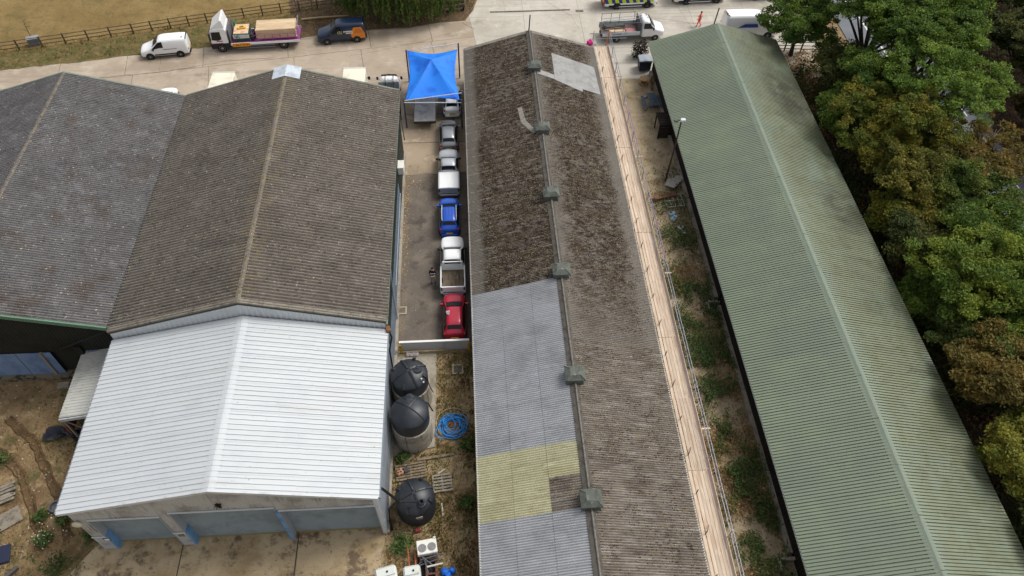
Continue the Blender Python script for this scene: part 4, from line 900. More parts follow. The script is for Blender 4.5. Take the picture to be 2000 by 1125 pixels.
# highway vans with block livery
m_hy = M('reflective_yellow', srgb(196,212,40), .5); m_hb = M('reflective_blue', srgb(24,60,130), .5); m_hr = M('chevron_red', srgb(190,40,36), .5); m_ho = M('chevron_yellow', srgb(240,180,30), .5)
hv = 'white vans with yellow and blue block livery'
for (xw0, xw1, yw, lab) in [(16.15,19.76,74.28,'livery van with yellow and red chevron rear, first along the yard top'),(23.98,27.66,74.95,'livery van further right along the yard top, above the hi-vis worker'),(32.05,35.6,75.6,'livery van at the yard top nearest the big tree')]:
    r, st, P5 = make_car('livery_van', lab, 'van', ((xw0+xw1)/2+.15, yw+1.02, 0), .06, hv, 6.0, 2.02, 2.55, c_white, 'bigvan', .36)
    n = 14
    for s in (1,-1):
        for k in range(n):
            x0 = -2.85+k*.385; sk = -.22
            side_at(r, [(x0,.72),(x0+.385,.72),(x0+.385+sk,1.28),(x0+sk,1.28)], s*1.012, 'livery_block', m_hy if k % 2 else m_hb, .008)
        MB().cbox((0,s*1.015,.42),(4.9,.03,.18)).build('sill_strip', m_chassis, r)
        MB().cbox((-.05,s*1.02,.32),(2.6,.03,.09)).build('sill_marker', m_wl, r)
    for k in range(6):
        for s in (1,-1):
            y0 = s*(.02+.0); zc = .55+k*.3
            MB().add([(-3.02,s*.03,zc+.25),(-3.02,s*.9,zc-.15),(-3.02,s*.9,zc+.0),(-3.02,s*.03,zc+.40)], [(0,1,2,3)]).build('chevron', m_ho if k % 2 else m_hr, r)
    MB().cbox((-3.0,0,1.35),(.03,1.86,1.9)).build('rear_board', m_ho, r)
    MB().cbox((-3.0,.97,1.5),(.14,.08,1.6),0,.02).build('tail_light', m_lampr, r); MB().cbox((-3.0,-.97,1.5),(.14,.08,1.6),0,.02).build('tail_light', m_lampr, r)
# white and blue van behind the green shed
r, st, P5 = make_car('high_roof_van', 'white high-roofed van with blue side panel behind the green shed', 'van', (29.9,69.1,0), 0.0, 'vans near the green shed', 5.9, 2.0, 2.55, c_white, 'bigvan', .36)
for s in (1,-1): side_at(r, [(-1.6,1.35),(.55,1.35),(.40,1.75),(-.9,1.75)], s*.99, 'blue_panel', M('panel_blue', srgb(38,76,158), .4), .01)
for k in range(8): MB().tube([(-2.7+random.uniform(-.15,.15),random.uniform(-.8,.3),2.5),(-2.95,random.uniform(-.8,.3),2.62+random.random()*.12)], .03, 4).build('roof_lashing', M('brass_brown', srgb(120,100,60), .8), r)
# cars and vans half hidden behind the barn roofs
for (x, y, lab) in [(-22.55,57.15,'cream box van seen over the barn roof valley'),(-10.55,57.35,'cream box van seen over the barn roof on the right')]:
    r = thing('box_van', lab, 'van', (x,y,0), math.pi/2, 'cream box vans behind the barn')
    m_cream = M('cream_box', srgb(228,222,202), .5, layers=[dict(col=srgb(206,198,176), scale=.9, lo=.45, hi=.75)])
    MB().cbox((.15,0,1.92),(5.6,2.1,2.0),0,.08).build('box', m_cream, r)
    MB().cbox((3.0,0,1.95),(.10,2.14,2.0),0,.04).build('front_frame', c_white, r)
    cab = car_body([(3.25,.55,.8,.62,.6,.36,.9),(3.0,.60,.9,.68,.7,.33,.96),(2.6,.68,.95,.74,.8,.33,1),(2.1,.76,.95,.82,.8,.33,1),(1.25,.8,.95,.86,.8,.33,1)], 1.0, .33)
    cab.build('cab', c_white, r, smooth=50, subd=2)
    for s in (1,-1):
        MB().tube([(2.5,s*1.0,2.1),(2.55,s*1.25,2.15)], .03, 5).build('mirror_arm', m_plastic, r)
        MB().cbox((2.55,s*1.3,2.1),(.1,.22,.32),0,.03).build('mirror', m_plastic, r)
        for xw in (2.4,-1.6): wheel(r, xw, s*.9, .36, .24, m_rim)
    MB().box(-2.7,1.2,-.5,.5,.4,.6).build('chassis', m_chassis, r)
make_car('hatchback', 'white car peeping over the left barn roof valley', 'car', (-28.2,58.85,.01), math.pi/2+.1, 'cars behind the barns', 4.2, 1.78, 1.5, c_white, 'hatch')
r = thing('dropside_truck', 'white truck with black straps over its load behind the barn corner', 'truck', (-7.45,58.75,0), math.pi/2, 'vehicles behind the barn')
cab = car_body([(2.9,.9,.8,1.0,.6,.4,.9),(2.6,1.05,.95,1.12,.7,.35,1),(2.2,1.2,1.0,1.3,.8,.35,1),(1.7,1.3,1.0,2.0,.8,.35,1),(.9,1.3,1.0,2.05,.8,.35,1)], 1.0, .4)
cab.build('cab', c_white, r, smooth=50, subd=2)
pb = PB((1.2,0,1)); pane(pb, [[(2.12,s*.75,1.42+.04*(1-s*s)) for s in (-1,0,1)],[(1.76,s*.72,1.95+.04*(1-s*s)) for s in (-1,0,1)]], .05); pb.build('windscreen', m_glass_l, r)
MB().cbox((-.8,0,.95),(3.2,1.95,.45)).build('load_bed', c_silver, r)
MB().cbox((.75,0,1.5),(.08,1.9,.8)).build('headboard', c_silver, r)
for k in range(7): MB().box(.69,.71,-.42+k*.14-.02,-.42+k*.14+.02,1.25,1.8).build('grille_bar', m_plastic, r)
for y in (-.45,.3): MB().tube([(1.75,y,2.02),(1.3,y,2.12),(.8,y,2.1),(.6,y,1.6),(-.5,y,1.3)], .025, 4).build('strap', m_black, r)
for s in (1,-1):
    MB().cbox((1.9,s*1.14,1.5),(.1,.2,.3),0,.03).build('mirror', m_plastic, r)
    for xw in (2.1,-1.4): wheel(r, xw, s*.86, .35, .22, m_rim)

# ------------------------------------------------------------------ flatbed lorry with scaffold boards
lo = thing('flatbed_lorry', 'white cabbed flatbed lorry stacked with timber boards and purple rails', 'lorry', (-21.2,69.05,0), math.pi+.07, 'vehicles parked along the concrete road')
# local: forward +X (towards image left), near side is +Y
c_purple = paint('purple', srgb(150,62,140)); m_white_p = c_white
cab = MB()
cs = [(4.45,.95),(4.45,1.5),(4.30,2.45),(3.9,2.62),(2.85,2.62),(2.75,2.4),(2.75,.95)]
cab.prism(cs, -1.12, 1.12, 'Y'); co = cab.build('cab', c_white, lo); bvm = co.modifiers.new('bev','BEVEL'); bvm.width = .09; bvm.segments = 3
MB().prism([(4.52,.45),(4.56,.95),(4.40,1.02),(2.7,1.02),(2.7,.55),(3.0,.45)], -1.14, 1.14, 'Y').build('bumper', m_plastic, lo)
MB().prism([(4.20,2.60),(3.1,3.45),(2.95,3.45),(2.82,2.62)], -1.02, 1.02, 'Y').build('air_deflector', c_white, lo)
pb = PB((3,0,1.5)); pane(pb, [[(4.475,s*1.0,1.5) for s in (-1,0,1)],[(4.33,s*.98,2.4) for s in (-1,0,1)]], .03); pb.build('windscreen', m_glass, lo)
for s in (1,-1):
    MB().prism([(4.3,1.45),(4.18,2.3),(3.35,2.3),(3.35,1.5),(3.7,1.35)], s*1.12, s*1.145, 'Y').build('side_window', m_glass, lo)
    MB().cbox((4.42,s*1.26,1.85),(.14,.2,.8),0,.03).build('mirror', m_plastic, lo)
    MB().cbox((4.5,s*.85,.75),(.12,.4,.2),0,.03).build('headlight', m_lampc, lo)
    side_at(lo, [(4.4,.98),(4.4,1.06),(3.3,1.10),(3.3,.98)], s*1.125, 'pink_stripe', M('pink_vinyl', srgb(190,40,120), .5), .012)
    side_at(lo, [(3.9,1.22),(3.9,1.30),(3.3,1.34),(3.3,1.24)], s*1.125, 'lettering', M('purple_vinyl', srgb(120,70,130), .5), .012)
    for xw in (3.55,-2.55): wheel(lo, xw, s*1.0, .48, .3, m_rim)
    MB().tube([(2.0,s*1.15,.62),(-1.7,s*1.15,.62)], .04, 6).build('side_guard', c_silver, lo)
    MB().tube([(2.0,s*1.15,.38),(-1.7,s*1.15,.38)], .04, 6).build('side_guard', c_silver, lo)
MB().box(-4.2,2.6,-.45,.45,.55,.85).build('chassis', m_chassis, lo)
MB().box(-4.25,2.55,-1.22,1.22,.88,1.0).build('flatbed', c_purple, lo)
for s in (1,-1):
    MB().box(-4.27,2.57,s*1.22 if s > 0 else -1.27,1.27 if s > 0 else -1.22,.80,1.04).build('bed_edge', c_white, lo)
    for k in range(6): MB().tube([(-3.9+k*.75,s*1.14,1.0),(-3.9+k*.75,s*1.14,1.75)], .03, 5).build('stake', c_purple, lo)
    for z in (1.3,1.7): MB().tube([(-4.1,s*1.14,z),(.2,s*1.14,z)], .022, 5).build('rail', c_purple, lo)
MB().cbox((2.5,0,1.75),(.06,2.4,1.5)).build('headboard', M('mesh_grey', srgb(96,96,100), .7), lo)
for y in (-1.15,1.15): MB().tube([(2.5,y,1.0),(2.5,y,2.7)], .05, 6).build('headboard_post', c_silver, lo)
MB().tube([(-4.2,-1.15,1.0),(-4.2,-1.15,2.3),(-4.2,1.15,2.3),(-4.2,1.15,1.0)], .04, 6).build('tail_frame', c_silver, lo)
m_board = M('scaffold_timber', srgb(200,181,160), .85, objrand=.12, layers=[dict(col=srgb(182,157,134), scale=1.6, lo=.4, hi=.7, stretch=(4,.4,4)), dict(col=srgb(216,202,186), scale=3, lo=.5, hi=.75, stretch=(4,.3,4)), dict(col=srgb(150,120,88), scale=6, lo=.62, hi=.75, amt=.5, stretch=(4,.5,4))])
m_board_x = M('stacked_board', srgb(210,184,150), .85, objrand=.08, layers=[dict(col=srgb(188,160,124), scale=1.6, lo=.4, hi=.7, stretch=(.4,4,4)), dict(col=srgb(226,208,180), scale=3, lo=.5, hi=.75, stretch=(.3,4,4))])
for k in range(7):
    for j in range(8):
        if k < 6 and 0 < j < 7: continue
        jit = random.uniform(-.05,.05)
        MB().box(-4.0+jit,-.05+jit,-.92+j*.232,-.70+j*.232,1.12+k*.145,1.12+k*.145+.13).build('timber_board', m_board_x, lo)
# crates in front of the boards
m_gmesh = M('green_net', srgb(20,120,92), .7); 
MB().cbox((1.45,0,1.4),(1.5,1.9,.75)).build('load_crate', M('green_crate', srgb(36,92,74), .7, layers=[dict(col=srgb(26,60,50), scale=2, lo=.45, hi=.7)]), lo)
MB().cbox((1.45,.96,1.55),(1.55,.05,.36)).build('crate_board', M('crate_white', srgb(206,204,206), .6), lo)
MB().cbox((1.45,0,1.80),(1.45,1.7,.1),0,.02).build('bagged_fittings', M('pale_bags', srgb(214,182,150), .8, layers=[dict(col=srgb(190,140,120), scale=2.5, lo=.45, hi=.65), dict(col=srgb(236,222,200), scale=3.5, lo=.55, hi=.7)]), lo)
MB().cbox((1.4,-.1,1.93),(.85,.36,.14),.15,.04).build('yellow_tool', M('tool_yellow', srgb(232,188,40), .5), lo)
MB().cbox((1.4,-.1,2.02),(.4,.2,.05),.15,.02).build('tool_top', M('tool_grey', srgb(110,100,70), .6), lo)
for q in ((1.95,.98),(1.55,.98)): 
    MB().tube([(q[0],q[1]+.03,1.2),(1.75,q[1]+.03,1.9)], .03, 5).build('green_strap', m_gmesh, lo)
MB().cbox((2.15,-.75,1.95),(.14,.36,.7),0,.02).build('green_stand', m_gmesh, lo)
for k in range(5): MB().cbox((.3+random.uniform(-.2,.2),-.8+k*.4,1.25),(.4,.3,.4),random.random(),.03).build('loose_fitting', M('dark_purple', srgb(96,30,72), .7) if k % 2 else m_plastic, lo)
for k in range(9): MB().tube([(.5-random.random()*.5,-.9+random.random()*1.8,1.1),(.1+random.random()*.5,-.9+random.random()*1.8,1.5)], .03, 5).build('loose_tube', c_purple if k % 2 else c_silver, lo)
# CAUTION plate, letters are real meshes
MB().cbox((1.55,1.30,.86),(1.75,.03,.38),0).build('caution_plate', M('caution_yellow', srgb(246,178,20), .5), lo)
def text_mesh(txt, size, mat, name, parent, loc, rot, bold=.0):
    cu = bpy.data.curves.new(name, 'FONT'); cu.body = txt; cu.size = size; cu.extrude = .004; cu.align_x = 'CENTER'; cu.align_y = 'CENTER'; cu.offset = bold
    t = bpy.data.objects.new(name+'_tmp', cu); COL.objects.link(t)
    dg = bpy.context.evaluated_depsgraph_get(); me = bpy.data.meshes.new_from_object(t.evaluated_get(dg)); bpy.data.objects.remove(t); bpy.data.curves.remove(cu)
    me.materials.clear(); me.materials.append(mat)
    return link(name, me, parent, loc, rot)
text_mesh('CAUTION', .36, M('caution_brown', srgb(150,70,10), .6), 'caution_lettering', lo, (1.55,1.322,.86), (math.pi/2,0,math.pi), .014)
text_mesh('155', .26, M('crate_print', srgb(150,60,130), .6), 'crate_lettering', lo, (1.95,.992,1.55), (math.pi/2,0,math.pi), .006)

# ------------------------------------------------------------------ scaffold truck by the long sheds
sc = thing('scaffold_truck', 'white dropside truck carrying ladders and scaffold tubes between the sheds', 'truck', (17.15,69.0,0), .06)
cab = car_body([(3.55,.9,.8,.98,.6,.4,.85),(3.35,1.02,.92,1.1,.66,.35,.95),(2.9,1.12,.96,1.22,.76,.35,1),(2.45,1.25,.98,1.34,.82,.35,1),(1.85,1.32,.98,2.12,.76,.35,1),(1.35,1.32,.98,2.25,.8,.35,1),(.92,1.32,.98,2.22,.8,.35,1)], 1.0, .4)
cab.build('cab', c_white, sc, smooth=50, subd=2)
pb = PB((1.5,0,1)); pane(pb, [[(2.40,s*.76,1.42+.05*(1-s*s)) for s in (-1,-.5,0,.5,1)],[(1.92,s*.72,2.06+.05*(1-s*s)) for s in (-1,-.5,0,.5,1)]], .05); pb.build('windscreen', m_glass_l, sc)
for s in (1,-1):
    MB().prism([(2.25,1.40),(1.82,2.0),(1.2,2.02),(1.2,1.40)], s*.90, s*.955, 'Y').build('side_window', m_glass, sc)
    MB().cbox((2.2,s*1.14,1.5),(.1,.22,.3),0,.03).build('mirror', m_plastic, sc)
    MB().cbox((3.3,s*.72,.85),(.3,.3,.16),-s*.4,.03).build('headlight', m_lampc, sc)
    for xw in (2.55,-1.55): wheel(sc, xw, s*.88, .35, .24, m_rim)
    MB().cbox((-1.15,s*1.06,1.05),(3.9,.05,.42)).build('dropside', M('dropside_white', srgb(206,212,216), .5, layers=[dict(col=srgb(160,166,172), scale=2, lo=.5, hi=.75)]), sc)
    side_at(sc, [(-2.2,1.0),(-1.1,1.0),(-1.1,1.1),(-2.2,1.08)], s*1.09, 'lettering', M('lilac_vinyl', srgb(120,120,160), .5), .006)
    for xp in (-2.9,-1.9,-1.0,.6):
        MB().tube([(xp,s*1.0,1.0),(xp,s*1.0,2.25)], .03, 5).build('rack_post', M('rack_steel', srgb(110,106,108), .6, metal=.3), sc)
    MB().tube([(-2.95,s*1.0,2.2),(.7,s*1.0,2.25)], .025, 5).build('rack_rail', M('rack_steel', srgb(110,106,108)), sc)
MB().box(-3.1,.85,-1.05,1.05,.75,.85).build('load_bed', M('dirty_bed', srgb(104,96,88), .85), sc)
MB().box(-3.15,.9,-.4,.4,.45,.74).build('chassis', m_chassis, sc)
MB().cbox((.82,0,1.5),(.06,2.05,1.3)).build('headboard', M('mesh_grey', srgb(96,96,100)), sc)
m_alu = M('ladder_aluminium', srgb(188,192,196), .4, metal=.4)
for y, z in ((.15,1.95),(.55,2.0)): MB().tube([(-3.0,y,z-.1),(1.9,y-.3,z+.3)], .035, 5).build('ladder_stile', m_alu, sc)
for k in range(13): 
    t = k/12; x = -2.9+t*4.5; MB().tube([(x,.15-.3*t,1.86+.38*t),(x,.55-.3*t,1.91+.38*t)], .02, 4).build('ladder_rung', m_alu, sc)
for k in range(10):
    y = -.9+random.random()*1.3; MB().tube([(-2.9+random.random()*.4,y,.95+random.random()*.3),(.2+random.random()*.5,y+random.uniform(-.2,.2),.95+random.random()*.4)], .026, 5).build('scaffold_tube', M('rust_tube', srgb(150,128,122), .6, objrand=.15), sc)
MB().cbox((-1.0,-.5,1.0),(2.6,.5,.22)).build('plank_bundle', m_board_x, sc); MB().cbox((-.1,-.55,1.12),(1.1,.7,.2),.1,.05).build('pink_sacks', M('dusty_pink', srgb(176,120,118), .85, layers=[dict(col=srgb(140,84,110), scale=3, lo=.45, hi=.65)]), sc)
MB().cbox((-1.6,.5,1.05),(2.2,.5,.3)).build('tarp_load', M('dark_green_tarp', srgb(72,84,78), .8), sc)

# ================================================================== SCAFFOLD along the mossy shed
sf = thing('eaves_scaffold', 'long scaffold walkway of timber boards along the right eave of the mossy shed', 'scaffold')
SY0, BAY = 4.2, 4.88
m_steel = M('galvanised_tube', srgb(140,142,150), .45, metal=.4, objrand=.12, layers=[dict(col=srgb(118,112,118), scale=2, lo=.5, hi=.72)])
m_rusty = M('rusty_tube', srgb(104,74,56), .8, objrand=.1)
m_purpt = M('purple_tube', srgb(136,104,150), .6)
ys = [SY0+i*BAY for i in range(13)]
for i, y in enumerate(ys[:-1]):
    for j in range(6):
        x0 = 12.40 if j == 0 else 12.64+(j-1)*.212
        wd = .18 if j == 0 else .192
        dz = random.uniform(-.01,.01)+(.03 if i % 2 else 0)
        MB().box(x0,x0+wd,y-.12,y+BAY-.04,3.02+dz,3.06+dz).build('walkway_board', m_board, sf)
    MB().box(13.70,13.735,y,y+BAY-.03,3.07,3.28).build('toe_board', m_board, sf)
k = 0; y = SY0+.6
while y < 62.9:
    MB().tube([(13.80,y,-.05),(13.80,y,4.25)], .03, 6).build('standard', m_steel, sf)
    MB().tube([(12.61,y+.3,-.05),(12.61,y+.3,3.55)], .03, 6).build('standard', m_rusty, sf)
    MB().tube([(12.35,y+.15,2.96),(14.0,y+.15,2.96)], .03, 6).build('transom', m_steel, sf)
    if k % 2 == 0: MB().tube([(12.61,y+.3,3.5),(12.86,y+.75,3.16)], .022, 5).build('coupler_stub', m_rusty, sf)
    y += 2.44; k += 1
for x, z, mt in ((13.84,4.15,m_steel),(13.84,3.65,m_steel),(13.72,2.9,m_steel),(12.58,2.9,m_rusty)):
    yy = SY0
    while yy < 63.3:
        e = min(yy+6.1, 63.4); mt2 = m_purpt if mt is m_steel and random.random() < .25 else mt
        MB().tube([(x,yy,z),(x+.02,e-.02,z)], .028, 6).build('ledger' if z < 3 else 'guard_rail', mt2, sf); yy = e
for y in (58,46.9,34.2,21.5): MB().cbox((14.1,y,3.0),(.6,.1,.05)).build('board_end', m_board, sf)
# stop end with rails and an upright timber
for z in (3.5,4.1): MB().tube([(11.9,63.35,z),(15.6,63.4,z)], .028, 6).build('guard_rail', m_steel, sf)
for x in (12.3,13.84): MB().tube([(x,63.35,-.05),(x,63.35,4.35)], .03, 6).build('standard', m_steel, sf)
MB().box(11.0,12.5,62.9,63.3,3.02,3.06).build('walkway_board', M('grey_board', srgb(130,136,132), .9), sf)
MB().cbox((13.62,63.0,3.7),(.10,.06,1.5),0,0,.12).build('gate_post', M('orange_timber', srgb(196,130,70), .8), sf)
pk = MB()
for i in range(9):
    a = i*.7; pk.cbox((11.95+.16*math.cos(a),63.05+.16*math.sin(a),3.28+.05*(i % 3)),(.3,.24,.3),a,.08)
tag(pk.build('pink_bag', M('hot_pink_plastic', srgb(206,36,128), .6)), 'bright pink bag lying on the far end of the scaffold', 'bag')

# ================================================================== CANOPY
cn = thing('sail_canopy', 'bright blue four-cornered sail canopy on posts between barn and long shed', 'canopy', (0,0,0))
TL, TR, BL, BR = Vector((-5.62,62.1,3.5)), Vector((-.89,62.5,3.25)), Vector((-5.66,55.1,3.0)), Vector((-.78,54.8,3.2))
AP = Vector((-3.3,59.75,4.05)); N = 18
gore = MB()
cor = [BL, BR, TR, TL]
for q in range(4):
    A, B = cor[q], cor[(q+1) % 4]; mid_ = (BL+BR+TR+TL)/4; vs = []
    for i in range(N+1):
        t = i/N; e = A.lerp(B,t); e = e+(mid_-e)*.13*math.sin(math.pi*t); e.z -= .10*math.sin(math.pi*t)
        for j in range(N+1):
            s_ = j/N; p = AP.lerp(e,s_); fl = math.sin(math.pi*t)
            vs.append((p.x, p.y, p.z-.34*s_*(1-s_)*(.7+1.3*fl)+.012*math.sin(9*s_+5*t+q)))
    gore.add(vs, [(i*(N+1)+j,i*(N+1)+j+1,(i+1)*(N+1)+j+1,(i+1)*(N+1)+j) for i in range(N) for j in range(N)])
vs, fs = gore.v, gore.f
cl = MB().add(vs, fs).build('cloth', M('blue_canvas', srgb(22,120,224), .65, layers=[dict(col=srgb(12,92,204), scale=.7, lo=.45, hi=.7)]), cn, smooth=60)
md = cl.modifiers.new('solid','SOLIDIFY'); md.thickness = .012
m_post = M('canopy_post', srgb(58,66,92), .6); m_pole_w = M('white_pole', srgb(196,202,212), .5)
for p, h in ((TL,3.55),(TR,3.9),(BL,3.05),(BR,3.25)):
    MB().tube([(p.x+(-.1 if p.x < -3 else .12),p.y,0),(p.x+(-.1 if p.x < -3 else .12),p.y,h)], .07, 8).build('post', m_post, cn)
MB().tube([(BL.x-.1,BL.y-.15,2.95),(BR.x+.15,BR.y-.05,2.95)], .045, 6).build('front_rail', m_pole_w, cn)
MB().tube([(BL.x,BL.y,3.05),(BR.x+.2,BR.y+.45,3.62)], .045, 6).build('tie_pole', m_pole_w, cn)
MB().tube([(TL.x+1.3,TL.y+.05,3.6),(TR.x+.1,TR.y,3.9)], .04, 6).build('tie_pole', m_pole_w, cn)

# ================================================================== PEOPLE
def person(name, label, loc, rz, joints, rad, edges, cols, group=None):
    me = bpy.data.meshes.new(name); me.from_pydata(joints, edges, []); o = bpy.data.objects.new(name, me); COL.objects.link(o)
    sk = o.modifiers.new('skin','SKIN'); me.skin_vertices.new() if hasattr(me.skin_vertices,'new') and not me.skin_vertices else None
    for v, r_ in zip(me.skin_vertices[0].data, rad): v.radius = r_ if isinstance(r_, tuple) else (r_, r_)
    me.skin_vertices[0].data[0].use_root = True
    sb = o.modifiers.new('sub','SUBSURF'); sb.levels = 2; sb.render_levels = 2
    dg = bpy.context.evaluated_depsgraph_get(); m2 = bpy.data.meshes.new_from_object(o.evaluated_get(dg)); bpy.data.objects.remove(o)
    m2.materials.clear()
    for c in cols['mats']: m2.materials.append(c)
    for p in m2.polygons: p.material_index = cols['fn'](p.center); p.use_smooth = True
    root = thing(name, label, 'person', loc, rz, group); link('body', m2, root); return root
#           0 pelvis     1 waist      2 chest       3 neck        4 head        5 head top
J = [(0,0,.95),(0,0,1.12),(0,0,1.36),(0,0,1.50),(.015,0,1.60),(.01,0,1.72),
     (0,.10,.90),(.03,.12,.50),(0,.13,.09),(.13,.14,.05), (0,-.10,.90),(.0,-.12,.50),(-.03,-.14,.09),(.10,-.15,.05),
     (0,.19,1.42),(.0,.25,1.14),(.24,.12,1.12),(.30,.0,1.13), (0,-.19,1.42),(.0,-.25,1.14),(.26,-.10,1.10),(.32,.03,1.09)]
Ed = [(0,1),(1,2),(2,3),(3,4),(4,5),(0,6),(6,7),(7,8),(8,9),(0,10),(10,11),(11,12),(12,13),(2,14),(14,15),(15,16),(16,17),(2,18),(18,19),(19,20),(20,21)]
Rd = [(.15,.12),(.14,.11),(.16,.12),.06,.095,.075,.095,.07,.05,.045,.095,.07,.05,.045,.075,.055,.045,.04,.075,.055,.045,.04]
m_skin = M('skin_tone', srgb(196,140,112), .6); m_hair = M('dark_hair', srgb(38,28,22), .8); m_navycloth = M('navy_cloth', srgb(26,30,46), .85); m_greyt = M('pale_trousers', srgb(150,144,134), .85); m_boot = M('boot_leather', srgb(30,26,24), .7)
def fn1(c):
    if c.z > 1.5: return 0
    if c.z < .12: return 3
    if c.x > .24 and 1.0 < c.z < 1.25: return 0
    return 1 if c.z > .93 else 2
p1 = person('person', 'person in dark jacket and pale trousers standing with folded arms by the white pickup', (-3.2,36.5,.015), -math.pi/2, J, Rd, Ed, dict(mats=[m_skin,m_navycloth,m_greyt,m_boot], fn=fn1))
MB().lathe([(.001,.115),(.06,.10),(.095,.05),(.10,-.01),(.09,-.02)], (0,0,0), 12).build('hair', m_hair, p1, loc=(-.015,0,1.70), smooth=60)
MB().cbox((.17,0,1.27),(.03,.42,.03)).build('jacket_stripe', M('pale_stripe', srgb(170,172,176), .6), p1)
J2 = list(J); J2[16] = (.12,.30,.92); J2[17] = (.20,.24,.80); J2[20] = (.22,-.20,.98); J2[21] = (.36,-.14,1.06); J2[8] = (.16,.12,.09); J2[9] = (.28,.13,.05); J2[12] = (-.18,-.12,.12); J2[13] = (-.06,-.13,.05); J2[7] = (.12,.11,.5)
m_hivis = M('orange_hivis', srgb(255,84,24), .7); m_hivis2 = M('salmon_hivis', srgb(244,96,60), .7)
def fn2(c):
    if c.z > 1.5: return 0
    if c.z < .12: return 3
    if c.x > .24 and .75 < c.z < 1.2: return 0
    return 1 if c.z > .93 else 2
p2 = person('person', 'person in orange hi-vis jacket and trousers walking behind the green shed', (24.95,70.6,0), math.pi*.8, J2, Rd, Ed, dict(mats=[m_skin,m_hivis2,m_hivis,m_boot], fn=fn2))
MB().lathe([(.001,.115),(.06,.10),(.095,.05),(.10,-.01),(.09,-.02)], (0,0,0), 12).build('hair', m_hair, p2, loc=(-.015,0,1.70), smooth=60)
for s in (1,-1):
    MB().tube([(.15,s*.09,1.0),(.17,s*.10,1.3),(.03,s*.11,1.49),(-.15,s*.10,1.3),(-.15,s*.09,1.0)], .022, 5).build('reflective_band', M('reflective_silver', srgb(214,200,200), .4), p2)
MB().lathe([(.175,-.03),(.18,.0),(.175,.03)], (0,0,1.12), 14, cap=False).build('reflective_band', M('reflective_silver', srgb(214,200,200)), p2)

# ================================================================== REAR YARD: tanks, hose, pallets
m_tank = M('black_polyethylene', srgb(38,42,48), .42, spec=.45, layers=[dict(col=srgb(54,58,64), scale=1.2, lo=.45, hi=.75), dict(col=srgb(92,92,88), scale=4, lo=.62, hi=.78, amt=.35)])
m_ring = M('stained_concrete_ring', srgb(160,152,138), .9, layers=[dict(col=srgb(126,118,104), scale=1.2, lo=.4, hi=.7), dict(col=srgb(52,50,46), scale=1.4, lo=.52, hi=.66, amt=.85, stretch=(2.5,2.5,.18)), dict(col=srgb(180,172,158), scale=4, lo=.55, hi=.75, amt=.6)], bump=(14,.4,.03))
def tank(label, x, y, z0, ztop, rad, dome, ring=None, nrib=8, rot=0.0, hatch=(.55,-.35), thin=False):
    t = thing('water_tank', label, 'tank', (x,y,0), rot, 'black domed water tanks')
    h = ztop
    MB().lathe([(rad,z0),(rad,h-.25),(rad*1.01,h-.05),(rad*.985,h),(rad*.90,h+dome*.28),(rad*.6,h+dome*.72),(rad*.28,h+dome*.95),(.05,h+dome)], (0,0,0), 40).build('tank_shell', m_tank, t, smooth=35)
    if not ring:
        for k in range(5): MB().lathe([(rad+.004,z0+.25+k*.33),(rad+.03,z0+.30+k*.33),(rad+.004,z0+.36+k*.33)], (0,0,0), 40, cap=False).build('shell_rib', m_tank, t, smooth=60)
    for k in range(nrib):
        a = 2*math.pi*k/nrib+.2
        pr = [(rad*.985,h+.0),(rad*.90,h+dome*.28+.02),(rad*.6,h+dome*.72+.03),(rad*.28,h+dome*.95+.03),(rad*.1,h+dome*1.0+.02)] if k % 2 == 0 else [(rad*1.0,h+.02),(rad*.92,h+dome*.25+.06),(rad*.80,h+dome*.46+.05)]
        if thin: pr = [(rad*.985,h+.0),(rad*.90,h+dome*.28+.02),(rad*.6,h+dome*.72+.02),(rad*.28,h+dome*.95+.02),(rad*.02,h+dome*1.0+.02)]
        MB().tube([(math.cos(a)*q,math.sin(a)*q,z) for q,z in pr], .035 if thin else .075 if k % 2 == 0 else .11, 5).build('dome_rib', m_tank, t)
    hx_, hy_ = hatch[0]*rad, hatch[1]*rad; q = math.hypot(hx_,hy_)/rad; hz = h+dome*(1-q**2*.9)-.05
    ht = MB().lathe([(.30,0),(.30,.10),(.27,.15),(.1,.17),(.01,.17)], (hx_,hy_,hz), 20).build('lid', m_tank, t, smooth=40)
    for k in range(6):
        a = k*math.pi/3; MB().tube([(hx_,hy_,hz+.175),(hx_+.24*math.cos(a),hy_+.24*math.sin(a),hz+.165)], .016, 4).build('lid_rib', m_tank, ht)
    if ring:
        ro, zt = ring
        MB().lathe([(ro,0),(ro+.01,zt-.1),(ro,zt),(ro-.10,zt),(ro-.10,.05)], (0,0,0), 40, cap=False).build('concrete_ring', m_ring, t, smooth=30)
    return t
sl_ = MB().prism([(-6.1,21.95),(-3.02,22.6),(-2.95,29.9),(-6.1,30.0)], -.05, .09, 'Z').build('tank_slab', m_concblock); struct(sl_)
t1 = tank('black tank in the concrete ring farthest back beside the gate', -4.52,26.25,.1,3.3,1.2,.5,(1.28,2.2),8,.3,(.45,-.1))
t2 = tank('black tank in a stained concrete ring in the middle of the three', -4.42,23.46,.1,3.35,1.2,.55,(1.28,2.2),4,.75,(.45,.45),thin=True)
t3 = tank('black tank standing on bare ground nearest the apron, with downpipes feeding it', -4.12,18.5,0,1.9,1.17,.55,None,8,.2,(.28,-.62))
MB().tube([(.95,-.6,3.5),(1.0,-.9,3.2),(1.05,-1.3,3.0),(1.15,-1.5,2.7)], .03, 6).build('overflow_hose', m_black, t1)
for p in ((.62,-.82,3.62),(.70,-1.0,3.45)): MB().cbox(p,(.10,.08,.08),0,.02).build('pipe_fitting', M('white_fitting', G_(.75), .5), t1)
MB().tube([(.8,.5,3.45),(1.1,.3,3.2),(1.45,-.1,2.6),(1.42,-.5,2.2)], .05, 6).build('overflow_hose', m_black, t2)
